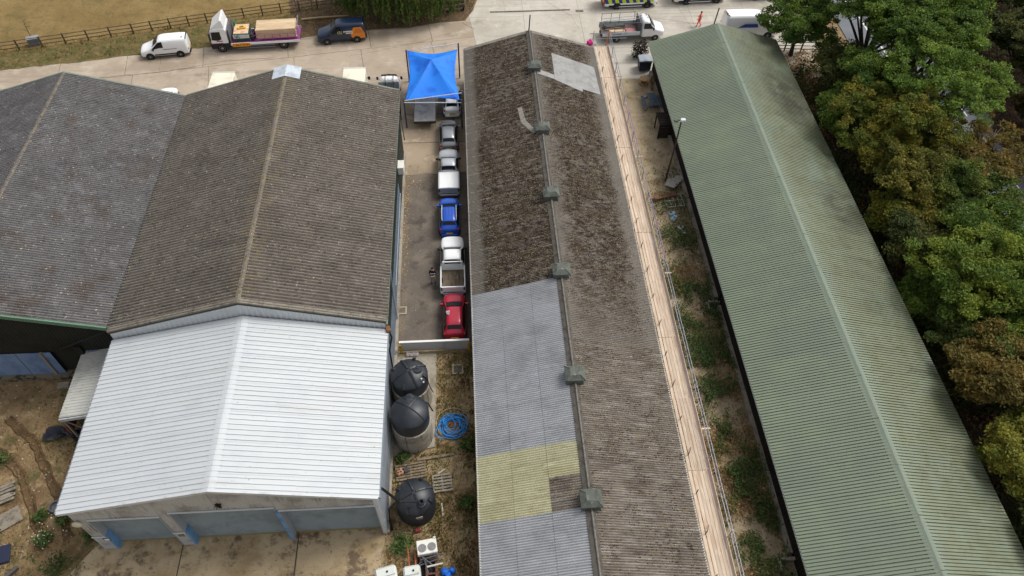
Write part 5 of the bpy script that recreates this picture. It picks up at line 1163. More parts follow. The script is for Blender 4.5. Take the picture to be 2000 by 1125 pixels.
MB().box(-.16,.24,-1.195,-1.18,1.42,1.5).box(-.12,.22,-1.2,-1.18,1.2,1.25).build('label_plate', M('white_plate', srgb(210,210,205)), t3) if False else None
MB().box(-.16,.24,-1.215,-1.19,1.40,1.48).build('label_plate', M('white_plate', srgb(210,210,205)), t3, rz=.2-.2)
MB().box(-.12,.22,-1.215,-1.19,1.18,1.23).build('label_plate', M('dirty_plate', srgb(140,120,112), .6), t3)
MB().lathe([(.17,0),(.17,.35),(.15,.38),(.13,.38),(.13,.2)], (.33,-.72,2.15), 16, cap=False).build('filler_neck', M('smoked_plastic', srgb(52,54,58), .3), t3, smooth=40)
dp = MB().tube([(-5.68,17.5,5.6),(-5.55,17.55,5.2),(-4.9,17.65,3.2),(-3.9,17.8,2.75)], .075, 8).build('tank_downpipe', m_black, smooth=40); tag(dp, 'black downpipe running from the white shed gutter to the nearest tank', 'pipe')
dp = MB().tube([(-4.4,18.5,2.35),(-5.3,18.0,2.1),(-5.6,17.75,1.9),(-5.66,17.4,.9),(-5.6,17.2,.05)], .075, 8).build('overflow_pipe', m_black, smooth=40); tag(dp, 'black overflow pipe dropping to the ground at the shed corner by the tank', 'pipe')
rd = MB().cbox((-4.05,17.05,.12),(.35,.25,.22),.2,.05).build('tank_valve', M('dull_red', srgb(120,40,44), .7)); tag(rd, 'small dull red valve at the foot of the nearest black tank', 'valve')

gt = thing('low_gate', 'low pale grey panel closing the alley between two yellow posts', 'gate', (-3.05,30.22,0))
MB().cbox((0,0,.66),(4.8,.08,1.06)).build('panel', M('pale_grey_panel', srgb(178,180,184), .6, layers=[dict(col=srgb(150,152,156), scale=1, lo=.5, hi=.75)]), gt)
MB().cbox((0,0,1.22),(4.95,.16,.07)).build('top_rail', M('white_rail', srgb(226,226,224), .6, layers=[dict(col=srgb(150,120,90), scale=2.5, lo=.66, hi=.74, amt=.7)]), gt)
for s in (1,-1): MB().cbox((s*2.42,-.13,.55),(.16,.16,1.1),0,.02).build('yellow_post', M('post_yellow', srgb(190,150,28), .7, layers=[dict(col=srgb(120,92,30), scale=3, lo=.5, hi=.7)]), gt)
b = MB(); 
for i in range(7): b.cbox((-5.0+i*.11,29.85+.04*math.sin(i*2),.18+.03*math.cos(i*3)),(.26,.34,.26),i*.5,.09)
tag(b.build('sandbag', M('pale_sack', srgb(176,168,166), .9)), 'pale sack lying against the foot of the low gate', 'sack')

hz = thing('hose_coil', 'loose coil of bright blue water pipe on the rough grass', 'hose', (-1.95,24.1,0))
m_hose = M('blue_pipe', srgb(44,146,226), .5)
hp = random.Random(5)
for k in range(10):
    cx_, cy_ = hp.uniform(-.3,.3), hp.uniform(-.25,.15); ra, rb = hp.uniform(.55,.95), hp.uniform(.5,.85); rot = hp.uniform(0,3.1); z = .06+k*.03
    if k > 8: ra *= .7; rb *= .7; cx_ += .12; cy_ += .25
    pts = [(cx_+ra*math.cos(t)*math.cos(rot)-rb*math.sin(t)*math.sin(rot), cy_+ra*math.cos(t)*math.sin(rot)+rb*math.sin(t)*math.cos(rot), z+.03*math.sin(3*t+k)) for t in [2*math.pi*i/40 for i in range(40)]]
    MB().tube(pts, .032, 6, closed=True).build('hose_loop', m_hose, hz, smooth=60)
o = MB().tube([(-1.85+1.1*math.cos(t)*(1+.03*math.sin(3*t)), 24.25+1.15*math.sin(t), .08) for t in [2*math.pi*i/44*.93 for i in range(44)]], .035, 6).build('pipe_loop', M('beige_pipe', srgb(176,160,136), .6), smooth=60)
tag(o, 'single large loop of beige pipe lying around the blue coil', 'pipe')
o = MB().cbox((-1.85,24.25,.05),(.6,.5,.04),.2).build('ply_offcut', M('brown_ply', srgb(134,98,66), .9)); tag(o, 'small brown board lying in the middle of the blue hose coil', 'board')
def manhole(x, y, s, label, z=.02):
    m = thing('manhole_cover', label, 'manhole', (x,y,z))
    for a, bx_ in ((0,(0,s/2,s+.12,.12)),(0,(0,-s/2,s+.12,.12)),(1,(s/2,0,.12,s-.12)),(1,(-s/2,0,.12,s-.12))):
        MB().cbox((bx_[0],bx_[1],.02),(bx_[2],bx_[3],.08),0,.01).build('frame', M('pale_frame', srgb(164,150,128), .9), m)
    MB().cbox((0,0,.01),(s-.12,s-.12,.05)).build('lid', M('iron_lid', srgb(96,92,82), .8, layers=[dict(col=srgb(120,116,104), scale=4, lo=.45, hi=.7)]), m)
manhole(-5.55,33.9,.62,'square iron manhole cover in the tarmac by the barn wall',.03)
manhole(-1.45,28.5,.7,'square iron manhole cover in the rough grass behind the tanks',.08)
MB_ = MB().cbox((12.5,74.05,.012),(.85,.45,.016)).build('drain_cover', M('iron_lid', srgb(96,92,82))); tag(MB_, 'small dark drain cover in the pale concrete right of the long grating', 'drain')
dg_ = thing('drain_grating', 'long dark channel drain grating across the pale concrete yard', 'drain', (7.1,74.24,0), .02)
for i in range(18): MB().cbox((-4.15+i*.488,0,.012),(.47,.22,.018)).build('grate', M('grate_iron', srgb(84,80,74), .8, objrand=.2), dg_)
def pallet(label, x, y, rz, w=1.55, d=1.25, z=0, mat=None, group='weathered pallets', rx=0):
    m = mat or M('weathered_pallet', srgb(134,120,100), .92, objrand=.12, layers=[dict(col=srgb(104,92,76), scale=3, lo=.45, hi=.7)])
    p = thing('pallet', label, 'pallet', (x,y,z), rz, group); p.rotation_euler.x = rx
    n = 6
    for k in range(n): MB().box(-w/2,w/2,-d/2+k*(d-.13)/(n-1),-d/2+k*(d-.13)/(n-1)+.13,.12,.145).build('slat', m, p)
    for k in (-1,0,1): MB().box(k*(w/2-.06)-.05,k*(w/2-.06)+.05,-d/2,d/2,.025,.118).build('bearer', m, p)
    for k in (0,n-1): MB().box(-w/2,w/2,-d/2+k*(d-.13)/(n-1),-d/2+k*(d-.13)/(n-1)+.13,0,.022).build('base_board', m, p)
    return p
pallet('grey pallet with a brown bag on it beside the white shed wall', -4.55,20.95,.14,1.95,1.1)
pallet('grey pallet lying just right of the nearest black tank', -2.55,20.05,.10,1.25,1.2,0,M('greyer_pallet', srgb(148,140,124), .92, objrand=.12, layers=[dict(col=srgb(112,104,92), scale=3, lo=.45, hi=.7)]))
b = MB()
for i in range(6): b.cbox((-5.25+.1*math.cos(i*2),20.85+.13*math.sin(i*2),.28),(.3,.26,.24),i,.09)
tag(b.build('brown_bag', M('brown_paper', srgb(180,134,110), .9)), 'torn brown paper bag on the left end of a pallet', 'bag')
tag(MB().cbox((-4.85,21.0,.22),(.34,.38,.16),.4,.05).build('slate_block', M('slate', srgb(66,66,70), .8)), 'dark slate block beside the brown bag on the pallet', 'block')
tag(MB().cbox((-2.98,21.88,.06),(2.4,.18,.08),.12).build('timber_plank', M('weathered_pallet', srgb(134,120,100))), 'long weathered plank on the stony ground beyond the pallets', 'plank')
tag(MB().cbox((-4.75,21.75,.05),(.9,.14,.06),.62).build('timber_offcut', M('weathered_pallet', srgb(134,120,100))), 'short mossy timber offcut at the foot of the concrete ring', 'timber')
tag(MB().cbox((-2.6,20.85,.06),(.55,.09,.05),.6).build('white_lath', M('pale_lath', srgb(190,188,176), .8)), 'short pale lath leaning by the smaller pallet', 'timber')
tag(MB().cbox((-2.55,18.3,.04),(.09,.9,.04),.1).build('timber_batten', M('pale_lath', srgb(176,160,126))), 'thin pale batten lying right of the nearest black tank', 'timber')
# heap of scrap at the bottom of the frame
ac = thing('air_conditioner', 'white twin-fan air conditioning unit lying on its back on scrap frames', 'air conditioner', (-3.42,15.75,.62), .14)
MB().cbox((0,0,.16),(1.18,.86,.34),0,.03).build('casing', M('ac_white', srgb(222,220,212), .5, layers=[dict(col=srgb(196,192,180), scale=2, lo=.5, hi=.75)]), ac)
for s in (-1,1):
    f = MB().lathe([(.25,.33),(.25,.345),(.02,.35)], (s*.28,-.06,0), 24).build('fan_grille', M('grille_grey', srgb(128,128,128), .7), ac)
    for rr in (.08,.14,.20): MB().tube([(s*.28+rr*math.cos(t),-.06+rr*math.sin(t),.355) for t in [2*math.pi*i/20 for i in range(20)]], .008, 4, closed=True).build('grille_ring', M('grille_light', srgb(164,164,164), .6), f)
MB().cbox((.5,.44,.36),(.16,.10,.08),0,.02).build('bracket', M('ac_white', srgb(222,220,212)), ac)
fr = thing('scrap_frame', 'rusty steel frame and poles heaped under the air conditioning unit', 'scrap', (0,0,0))
m_rust = M('rust_orange', srgb(158,92,62), .85, objrand=.12, layers=[dict(col=srgb(112,62,44), scale=3, lo=.45, hi=.7)]); m_brown = M('rust_brown', srgb(118,80,68), .85, layers=[dict(col=srgb(84,56,48), scale=3, lo=.45, hi=.7)])
for x in (-2.97,-3.55): MB().cbox((x+.1,14.4,.35),(.14,2.6,.10),.05).build('side_rail', m_brown, fr)
for y in (13.3,14.35,15.2): MB().cbox((-3.15,y,.33),(.75,.10,.08),.05).build('cross_rail', m_brown, fr)
for a, b2, m in [((-4.15,15.6,.5),(-4.05,14.25,.5),m_rust),((-4.62,15.95,.45),(-4.42,14.45,.45),m_rust),((-4.1,15.8,.2),(-3.7,15.6,.6),m_rust),((-3.9,15.6,.2),(-3.8,15.0,.5),m_rust)]:
    MB().tube([a,b2], .055, 6).build('rusty_pole', m, fr)
for a, b2 in [((-3.8,15.05,.7),(-2.45,15.35,.75)),((-4.0,14.75,.55),(-2.7,15.1,.62)),((-3.75,15.25,.75),(-2.95,14.6,.7)),((-3.6,15.2,.72),(-3.35,14.3,.6)),((-3.9,14.9,.5),(-2.9,15.5,.55))]:
    MB().tube([a,b2], .045, 6).build('grey_pole', M('dark_steel', srgb(92,96,102), .5, metal=.4), fr)
MB().cbox((-2.95,14.7,.74),(.95,.09,.06),.18).build('pale_batten', M('pale_lath', srgb(200,176,120)), fr)
MB().box(-4.0,-2.95,13.2,15.5,.05,.12).build('rubber_mat', m_black, fr)
def tub(name, label, x, y, w, d, h, rz):
    t = thing(name, label, 'tub', (x,y,0), rz, 'white plastic tubs')
    MB().cbox((0,0,h/2),(w,d,h),0,.12).build('tub_body', M('tub_white', srgb(208,212,206), .5, layers=[dict(col=srgb(176,180,166), scale=1.5, lo=.5, hi=.75)]), t)
    MB().box(-w/2+.1,w/2-.1,-.02,.02,h,h+.03).build('seam', M('tub_rib', srgb(150,158,160), .6), t); MB().lathe([(.06,h),(.06,h+.05),(.01,h+.05)], (.1,d*.2,0), 10).build('bung', m_plastic, t)
    return t
tub('white_tub', 'dirty white plastic tub at the bottom edge left of the frames', -5.75,14.2,1.25,1.2,.8,.22)
tub('white_tub', 'bluish white lidded tub at the bottom edge beside the rusty frame', -4.25,14.15,1.0,1.15,.95,.12)
bl = MB()
for i in range(10): bl.cbox((-2.05+hp.uniform(-.42,.42),14.25+hp.uniform(-.3,.3),.2+hp.uniform(0,.15)),(.35,.3,.28),hp.uniform(0,3),.08)
tag(bl.build('blue_sheeting', M('blue_plastic', srgb(20,110,220), .45)), 'crumpled bright blue plastic sheeting at the bottom edge by the long shed', 'sheeting')

# wall mounted unit in the alley
o = thing('wall_unit', 'white air conditioning box fixed to the dark barn wall above the alley', 'air conditioner', (-5.66,45.75,3.3))
MB().cbox((0,0,.3),(.5,.95,.72),0,.03).build('casing', M('ac_white', srgb(222,220,212)), o); MB().cbox((0,-.05,-.12),(.4,.8,.06)).build('bracket', m_black, o)

# ================================================================== RIGHT ALLEY objects
def bin_(x, y, label, body, lid, rz=0):
    b = thing('wheeled_bin', label, 'bin', (x,y,.01), rz, 'bins by the green shed')
    MB().prism([(-.55,.15),(-.62,1.15),(.62,1.15),(.55,.15)], -.5, .5, 'Y').build('bin_body', body, b)
    MB().prism([(-.66,1.15),(-.62,1.24),(0,1.30),(.62,1.24),(.66,1.15)], -.56, .56, 'Y').build('bin_lid', lid, b)
    for sx_ in (-.45,.45):
        for sy_ in (-.38,.38): MB().lathe([(.09,-.03),(.09,.03)], (0,0,0), 12, 'Y').build('castor', m_tyre, b, loc=(sx_,sy_,.09))
    for s in (-1,1): MB().tube([(s*.66,-.3,1.0),(s*.72,-.3,1.0),(s*.72,.3,1.0),(s*.66,.3,1.0)], .02, 5).build('handle', m_plastic, b)
    for k in range(3): MB().box(-.5,.5,-.53,-.50,.3+k*.28,.42+k*.28).build('bin_rib', body, b)
bin_(17.75,63.3,'dark blue wheeled bin with pale grey lid beside the green shed', M('bin_navy', srgb(34,44,58), .5), M('bin_lid_grey', srgb(150,158,168), .5, layers=[dict(col=srgb(120,128,138), scale=2, lo=.5, hi=.75)]))
bush_o = MB()
sp = thing('cable_drum', 'small wooden cable drum on the ground by the leaning pallet', 'drum', (17.3,60.9,.01))
m_pal = M('new_pallet', srgb(178,148,108), .9, objrand=.1, layers=[dict(col=srgb(142,116,82), scale=3, lo=.45, hi=.7)])
for z in (.08,.55): MB().lathe([(.44,z-.04),(.45,z),(.44,z+.04)], (0,0,0), 24).build('flange', m_pal, sp)
MB().lathe([(.22,.12),(.22,.51)], (0,0,0), 16).build('core', M('drum_core', srgb(110,90,66), .9), sp)
p = pallet('brown wooden pallet leaning upright against the dark shed wall', 17.95,60.3,1.05,1.2,1.1,.5,m_pal,'pallets by the green shed', 1.15)
pt = thing('picnic_table', 'blue-grey picnic table with a bench standing by the green shed', 'picnic table', (17.5,57.4,.01), math.pi/2+.04)
m_pt = M('blue_grey_timber', srgb(84,98,112), .75, objrand=.08, layers=[dict(col=srgb(66,78,90), scale=2, lo=.45, hi=.7)])
for k in range(5): MB().box(-.95,.95,-.40+k*.16,-.255+k*.16,.74,.78).build('table_plank', m_pt, pt)
for s in (1,-1):
    for k in range(2): MB().box(-.95,.95,s*.78-.15+k*.16,s*.78-.01+k*.16,.42,.46).build('bench_plank', m_pt, pt)
    for q in (1,-1): MB().tube([(s*.7,q*.72,.02),(s*.7,q*.22,.74)], .045, 4).build('leg', m_pt, pt)
    MB().box(s*.7-.04,s*.7+.04,-.85,.85,.34,.42).build('bench_bearer', m_pt, pt)
m_bk = M('dark_creosote', srgb(40,32,27), .9, layers=[dict(col=srgb(60,48,40), scale=2, lo=.5, hi=.7)])
cr = thing('timber_store', 'dark open timber store standing against the green shed wall', 'store', (17.85,53.4,0))
for x in (-.62,.5): 
    for y in (-.8,.8): MB().cbox((x,y,.8),(.1,.1,1.6)).build('post', m_bk, cr)
for k in range(6): MB().box(-.7,.6,-.9+k*.31,-.62+k*.31,1.6,1.64).build('roof_board', m_bk, cr)
for k in range(6): MB().box(-.68,.55,-.86,-.82,.1+k*.25,.31+k*.25).build('wall_board', m_bk, cr)
lp = thing('lamp_post', 'slim rusty post with a white floodlight leaning beside the green shed', 'lamp post', (16.9,47.0,0), 0)
MB().tube([(0,0,-.1),(.1,0,3.4),(.15,0,6.7)], [.085,.07,.06], 8).build('post', M('rusty_post', srgb(66,48,40), .9, layers=[dict(col=srgb(96,64,46), scale=2, lo=.5, hi=.7)]), lp)
MB().cbox((.22,-.12,6.75),(.4,.3,.2),0,.04).build('floodlight', M('lamp_white', srgb(206,212,214), .5), lp)
MB().cbox((-.3,0,6.6),(.3,.25,.12),0,.03).build('bracket_box', M('lamp_grey', srgb(70,78,74), .6), lp)
MB().tube([(-.3,0,6.6),(.2,0,6.65)], .03, 5).build('arm', m_chassis, lp)
m_wpal = M('whitewashed_pallet', srgb(182,178,164), .9, objrand=.08, layers=[dict(col=srgb(146,140,124), scale=3, lo=.5, hi=.72)])
def frame(label, x, y, rz, w, d, n, z=.05):
    p = thing('wooden_frame', label, 'frame', (x,y,z), rz, 'white wooden frames by the green shed')
    for k in range(n+1): MB().box(-w/2+k*w/n-.04,-w/2+k*w/n+.04,-d/2,d/2,0,.06).build('slat', m_wpal, p)
    for s in (-.5,0,.5): MB().box(-w/2-.04,w/2+.04,s*(d-.08)-.04,s*(d-.08)+.04,.062,.11).build('rail', m_wpal, p)
frame('open slatted white frame nearest, by the blue plastic bag', 17.3,44.4,.1,1.9,1.5,5,.12); frame('white slatted frame farther back under the pale sheet', 17.6,47.0,.05,1.3,1.7,4,.12)
o = MB().add([(16.6,46.1,.42),(17.3,45.6,.5),(18.3,46.6,.6),(18.2,47.2,.55),(17.0,46.7,.5)], [(0,1,2,3,4)]).build('pale_sheet', M('pale_ply', srgb(172,168,160), .85)); md = o.modifiers.new('s','SOLIDIFY'); md.thickness = .02
tag(o, 'bent pale sheet of board resting on the farther white frame', 'board')
tag(MB().cbox((16.45,44.95,.3),(2.1,.55,.05),.28,0,.06).build('brown_plank', M('red_brown_ply', srgb(132,92,72), .85, layers=[dict(col=srgb(106,72,56), scale=2, lo=.45, hi=.7)])), 'reddish brown plank sticking out over the white frames', 'plank')
for (x, y, c, lab) in [(16.75,42.6,srgb(176,206,224),'pale blue plastic bag lying in weeds below the white frame'),(17.1,41.0,srgb(208,212,210),'white plastic bag crumpled in the weeds below the blue one')]:
    b = MB(); 
    for i in range(7): b.cbox((x+hp.uniform(-.2,.2),y+hp.uniform(-.4,.4),.12),(.3,.35,.2),hp.uniform(0,3),.07)
    tag(b.build('plastic_bag', M('bag_%d' % int(c[0]*100), c, .5)), lab, 'bag', 'plastic bags in the weeds')

# ================================================================== FENCES, field objects
def fence(label, pts, h=1.15, rails=3, mat=None, gap=2.0, group=None):
    m = mat or M('grey_fence_timber', srgb(92,80,62), .92, objrand=.1, layers=[dict(col=srgb(66,58,46), scale=3, lo=.45, hi=.7)])
    f = thing('post_and_rail_fence', label, 'fence', (0,0,0), 0, group)
    P_ = []
    for i in range(len(pts)-1):
        a, b = Vector(pts[i]), Vector(pts[i+1]); n = max(1, round((b-a).length/gap))
        for k in range(n): P_.append(a.lerp(b,k/n))
    P_.append(Vector(pts[-1]))
    for i, p in enumerate(P_):
        MB().cbox((p.x,p.y,h/2),(.13,.11,h+.1),random.uniform(-.2,.2),.015).build('post', m, f)
        if i+1 < len(P_):
            q = P_[i+1]
            for r_ in range(rails):
                z = h*(.30+.33*r_); MB().tube([(p.x,p.y-.05,z+random.uniform(-.02,.02)),(q.x,q.y-.05,z+random.uniform(-.02,.02))], .045, 4).build('rail', m, f)
fence('weathered post and rail fence along the dry grass field', [(-58,66.2),(-45.2,68.82),(-34.5,71.35),(-25.5,73.5),(-16,75.6),(-10,77)])
fence('short post and rail fence between yard and trees', [(31.2,65.9),(34.6,65.6),(39,65.3)], 1.2, 3, M('dark_fence', srgb(70,56,46), .92))
gb = thing('stone_trough', 'small grey box half hidden by the field fence', 'box', (-43.9,69.7,0), .3)
MB().cbox((0,0,.4),(1.1,.6,.8),0,.06).build('box_body', M('grey_box', srgb(116,122,126), .8), gb); MB().cbox((0,0,.83),(1.16,.66,.08),0,.02).build('box_lid', M('grey_box_lid', srgb(140,146,150), .8), gb)
tag(MB().tube([(-17.4,73.1,.22),(-15.5,73.35,.25),(-12.3,73.7,.2)], [.11,.1,.08], 7).build('fallen_log', M('bleached_log', srgb(168,146,112), .9)), 'pale fallen log lying between willow and navy van', 'log')
bc = thing('garden_bench', 'dark bench under the willow beside the yard corner', 'bench', (-.9,74.6,0), .2)
for k in range(3): MB().box(-.9,.9,-.3+k*.2,-.14+k*.2,.45,.49).build('seat_slat', m_bk, bc)
for x in (-.75,.75): MB().cbox((x,0,.22),(.08,.5,.44)).build('leg', m_bk, bc)
for k in range(2): MB().box(-.9,.9,.28,.32,.6+k*.2,.74+k*.2).build('back_slat', m_bk, bc)

# left yard timber piles
def pile(label, x, y, rz, n, L, seed):
    q = random.Random(seed); p = thing('timber_pile', label, 'timber', (x,y,0), rz, 'timber heaps on the rough soil')
    for i in range(n):
        MB().cbox((q.uniform(-.2,.2),(i % 6-2.5)*.2+q.uniform(-.05,.05),.06+.1*(i//6)),(L*q.uniform(.7,1),.16,.07),q.uniform(-.12,.12)).build('plank', M('weathered_grey_plank', srgb(142,134,120), .92, objrand=.15, layers=[dict(col=srgb(108,100,88), scale=3, lo=.45, hi=.7)]), p)
pile('heap of broken grey planks at the left edge, farthest up', -30.0,20.6,.5,12,1.9,1)
pile('stack of grey planks by the dark sheet at the left edge', -29.6,16.9,1.25,8,1.7,2)
pile('stack of long grey boards at the lower left corner', -27.9,14.3,.75,14,2.6,3)
tag(MB().cbox((-29.0,19.1,.06),(1.5,1.1,.06),.6).build('old_door', M('weathered_grey_plank', srgb(142,134,120))), 'flat weathered board panel lying between the plank heaps', 'board')
tag(MB().cbox((-28.6,16.9,.12),(1.0,1.1,.12),.25,.04).build('navy_sheet', M('navy_plastic', srgb(36,42,66), .5)), 'dark navy plastic sheet beside the grey plank stack', 'sheeting')
tag(MB().cbox((-28.8,15.8,.15),(.9,.8,.1),.1).build('pale_slab', M('pale_slab', srgb(160,160,158), .85)), 'pale square slab on the dark beam at the left edge', 'slab')
tag(MB().cbox((-28.0,15.4,.12),(1.9,.2,.18),.85).build('dark_beam', M('dark_beam', srgb(84,80,78), .85)), 'dark grey beam lying at an angle on the rough soil', 'beam')
tag(MB().lathe([(.36,0),(.40,.06),(.38,.28),(.30,.3),(.28,.1),(.02,.08)], (-26.3,19.7,0), 18).build('old_tyre', M('old_grey_plastic', srgb(104,104,108), .7), smooth=40), 'small grey round tub on the soil beside the white shed', 'tub')
tag(MB().cbox((-28.5,28.5,.15),(.8,.45,.3),.1,.06).build('stone_block', m_concblock), 'pale stone block in front of the faded blue wall', 'block')

# ================================================================== VEGETATION
def leaf_mat(name, c1, c2, c3, isl=.35):
    return M(name, c1, .75, island=isl, spec=.25, transl=.35, layers=[dict(col=c2, scale=.55, lo=.4, hi=.62), dict(col=c3, scale=1.1, lo=.52, hi=.7, amt=.8)])
L_green = leaf_mat('ash_leaves', srgb(81,106,45), srgb(113,135,54), srgb(54,77,39))
L_lime = leaf_mat('lime_green_leaves', srgb(95,121,50), srgb(128,151,61), srgb(61,88,43))
L_gold = leaf_mat('turning_leaves', srgb(96,108,42), srgb(132,124,46), srgb(68,86,38))
L_dark = leaf_mat('dark_leaves', srgb(68,81,42), srgb(97,99,50), srgb(46,60,36))
L_brown = leaf_mat('brown_leaves', srgb(110,99,50), srgb(135,113,57), srgb(72,81,41))
L_willow = leaf_mat('willow_leaves', srgb(83,107,50), srgb(115,130,65), srgb(52,73,39))
L_weed = leaf_mat('weed_leaves', srgb(74,101,52), srgb(101,119,65), srgb(52,72,41))
m_bark = M('bark', srgb(78,66,54), .95, layers=[dict(col=srgb(52,44,36), scale=2, lo=.45, hi=.65, stretch=(3,3,.5))])
m_barkd = M('pale_twig', srgb(132,116,92), .95)
def leaf_quads(C, size, r, flat=.45, droop=None):
    """C (n,3) centres -> (n,4,3) leaf sprays, random tilt, biased upward"""
    n = len(C); nrm = r.normal(size=(n,3)); nrm[:,2] = np.abs(nrm[:,2])*.9+flat; nrm /= np.linalg.norm(nrm,axis=1)[:,None]
    t = r.normal(size=(n,3)); t -= (t*nrm).sum(1)[:,None]*nrm; t /= np.linalg.norm(t,axis=1)[:,None]
    if droop is not None: t = np.tile(np.array(droop, float), (n,1)); t += r.normal(size=(n,3))*.12; t /= np.linalg.norm(t,axis=1)[:,None]; nrm -= (t*nrm).sum(1)[:,None]*t; nrm /= np.linalg.norm(nrm,axis=1)[:,None]
    b = np.cross(nrm, t); s = r.uniform(size[0],size[1],n)[:,None]; k = r.uniform(.35,.6,n)[:,None]
    return np.stack([C-t*s, C-b*s*k, C+t*s, C+b*s*k], 1)
def tree(label, base, top, rad, hz, mat, ncl=170, per=70, seed=1, group='trees along the green shed', size=(.07,.15), trunk_r=.22, cat='tree', limbs=9, lean=None, gappy=.0, crad=(.35,.85), name='broadleaf_tree', bark=None, shell=.55):
    r = np.random.default_rng(seed); q = random.Random(seed); bark = bark or m_bark
    root = thing(name, label, cat, (base[0],base[1],0), q.uniform(0,6), group); rz = root.rotation_euler.z
    Rz = np.array([[math.cos(-rz),-math.sin(-rz)],[math.sin(-rz),math.cos(-rz)]])
    c0 = np.array([*(Rz @ (np.array(top[:2])-np.array(base[:2]))), top[2]])
    # lobed crown: a few big boughs, clusters on each
    nb = limbs; boughs = []
    for i in range(nb):
        a = 2*math.pi*(i*.618); el = q.uniform(-.35,.95); d = q.uniform(.55,.82)
        boughs.append(c0+np.array([math.cos(a)*math.cos(el)*rad*d, math.sin(a)*math.cos(el)*rad*d, math.sin(el)*hz*d]))
    cl = []
    ncl = int(ncl*1.25)
    for i in range(ncl):
        b = boughs[i % nb] if q.random() > .12 else c0
        v = r.normal(size=3); v /= np.linalg.norm(v); s = (shell+(1-shell)*r.random())*.52*q.uniform(.8,1.1)
        p = b+v*np.array([rad,rad,hz*.8])*s
        if p[2] < .5: p[2] = .5+r.random()*.6
        cl.append(p)
    cl = np.array(cl); C = []
    for p in cl:
        cr = q.uniform(*crad); k = int(per*2.8*q.uniform(.6,1.3)); v = r.normal(size=(k,3)); v /= np.linalg.norm(v,axis=1)[:,None]
        C.append(p+v*np.array([cr,cr,cr*.42])*(r.random((k,1))**.45))
    C = np.concatenate(C); V = leaf_quads(C, size, r)
    link('crown', quads_mesh('crown', V, mat), root)
    # trunk, limbs and twigs
    fork = c0*np.array([.35,.35,.38]); tb = MB()
    tb.tube([(0,0,-.1),tuple(fork*.5+np.array([.05,.03,0])),tuple(fork)], [trunk_r*1.15,trunk_r*.9,trunk_r*.75], 9); tb.build('trunk', bark, root, smooth=60)
    for b in boughs:
        m = (fork+b)/2+np.array([q.uniform(-.3,.3),q.uniform(-.3,.3),-.1*hz*.2])
        lb = MB().tube([tuple(fork-np.array([0,0,.15])),tuple(m),tuple(b)], [trunk_r*.55,trunk_r*.36,trunk_r*.14], 6).build('limb', bark, root, smooth=60)
        tw = MB(); near = cl[np.argsort(((cl-b)**2).sum(1))[:9]]
        for p in near: tw.tube([tuple(m*.3+b*.7),tuple((b+p)/2+np.array([0,0,-.05])),tuple(p)], [trunk_r*.12,trunk_r*.08,.012], 4)
        o = tw.build('twigs', bark, lb); o['kind'] = 'stuff'
    return root
tree('tall green tree overhanging the yard corner by the green shed end', (33.4,65.0), (32.4,63.7,5.0), 3.7, 2.8, L_green, 190, 60, 21, limbs=10, gappy=.3)
tree('tall pale-green tree with forked trunk right of the yard corner', (38.3,60.4), (38.4,60.6,7.6), 4.9, 3.4, L_green, 260, 60, 22, trunk_r=.3, limbs=13)
tree('bright lime tree at the top beside the dark bank', (42.2,60.4), (42.4,60.2,8.6), 4.4, 3.0, L_lime, 240, 62, 23, limbs=11)
tree('green tree with open crown over the road verge between forked and lime trees', (41.0,56.2), (40.6,56.0,7.8), 4.4, 3.0, L_green, 220, 60, 36, limbs=12)
tree('dark bushy tree in shade behind the forked tree', (35.2,57.0), (35.0,57.0,3.2), 3.0, 2.6, L_dark, 150, 60, 24)
tree('bright green rounded tree over the main road', (40.2,51.0), (40.2,51.0,7.3), 4.9, 3.3, L_lime, 200, 56, 25, limbs=13, trunk_r=.28)
tree('golden-green turning tree leaning towards the green shed', (34.8,47.6), (34.6,48.0,5.6), 3.9, 3.0, L_gold, 230, 64, 26, limbs=11)
tree('sparse yellowing tree reaching over the main road', (42.0,43.8), (42.6,44.0,4.2), 3.9, 2.6, L_brown, 80, 34, 27, limbs=10, bark=m_barkd, size=(.10,.2))
tree('dark olive tree hugging the shed eave below the golden tree', (35.0,41.8), (35.0,41.6,4.2), 3.7, 2.8, leaf_mat('olive_leaves', srgb(97,101,44), srgb(128,120,50), srgb(62,76,39)), 200, 62, 28)
tree('dark green tree between shed and main road, mid picture', (38.9,39.6), (38.9,39.6,4.4), 3.6, 2.8, leaf_mat('mid_leaves', srgb(81,101,44), srgb(113,123,52), srgb(54,73,39)), 200, 62, 29)
tree('dark scrubby tree in the shade right of the eave', (34.0,35.8), (34.0,35.6,3.2), 2.9, 2.2, L_dark, 130, 52, 30, bark=m_barkd)
tree('big yellow-green tree near the right edge, lower middle', (36.6,31.0), (36.3,31.0,5.0), 4.9, 3.2, leaf_mat('yellow_green_leaves', srgb(97,119,48), srgb(130,142,54), srgb(63,88,41)), 290, 66, 31, limbs=13)
tree('dull green scrub tree below the yellow-green tree', (34.2,28.3), (34.2,28.2,3.0), 2.6, 2.2, leaf_mat('dull_leaves', srgb(83,101,50), srgb(109,120,60), srgb(58,70,39)), 130, 56, 32)
tree('russet-brown tree near the lower right edge', (33.9,23.4), (33.8,23.4,4.6), 3.1, 2.6, L_brown, 170, 60, 33)
tree('olive tree at the lower right corner of the picture', (33.2,18.0), (33.2,18.0,4.0), 2.6, 2.4, leaf_mat('olive_leaves2', srgb(113,120,50), srgb(149,144,60), srgb(70,83,42)), 140, 60, 34)
tree('dark tree at the very bottom right corner', (32.8,13.4), (32.8,13.4,3.4), 2.2, 2.0, L_dark, 90, 52, 35)
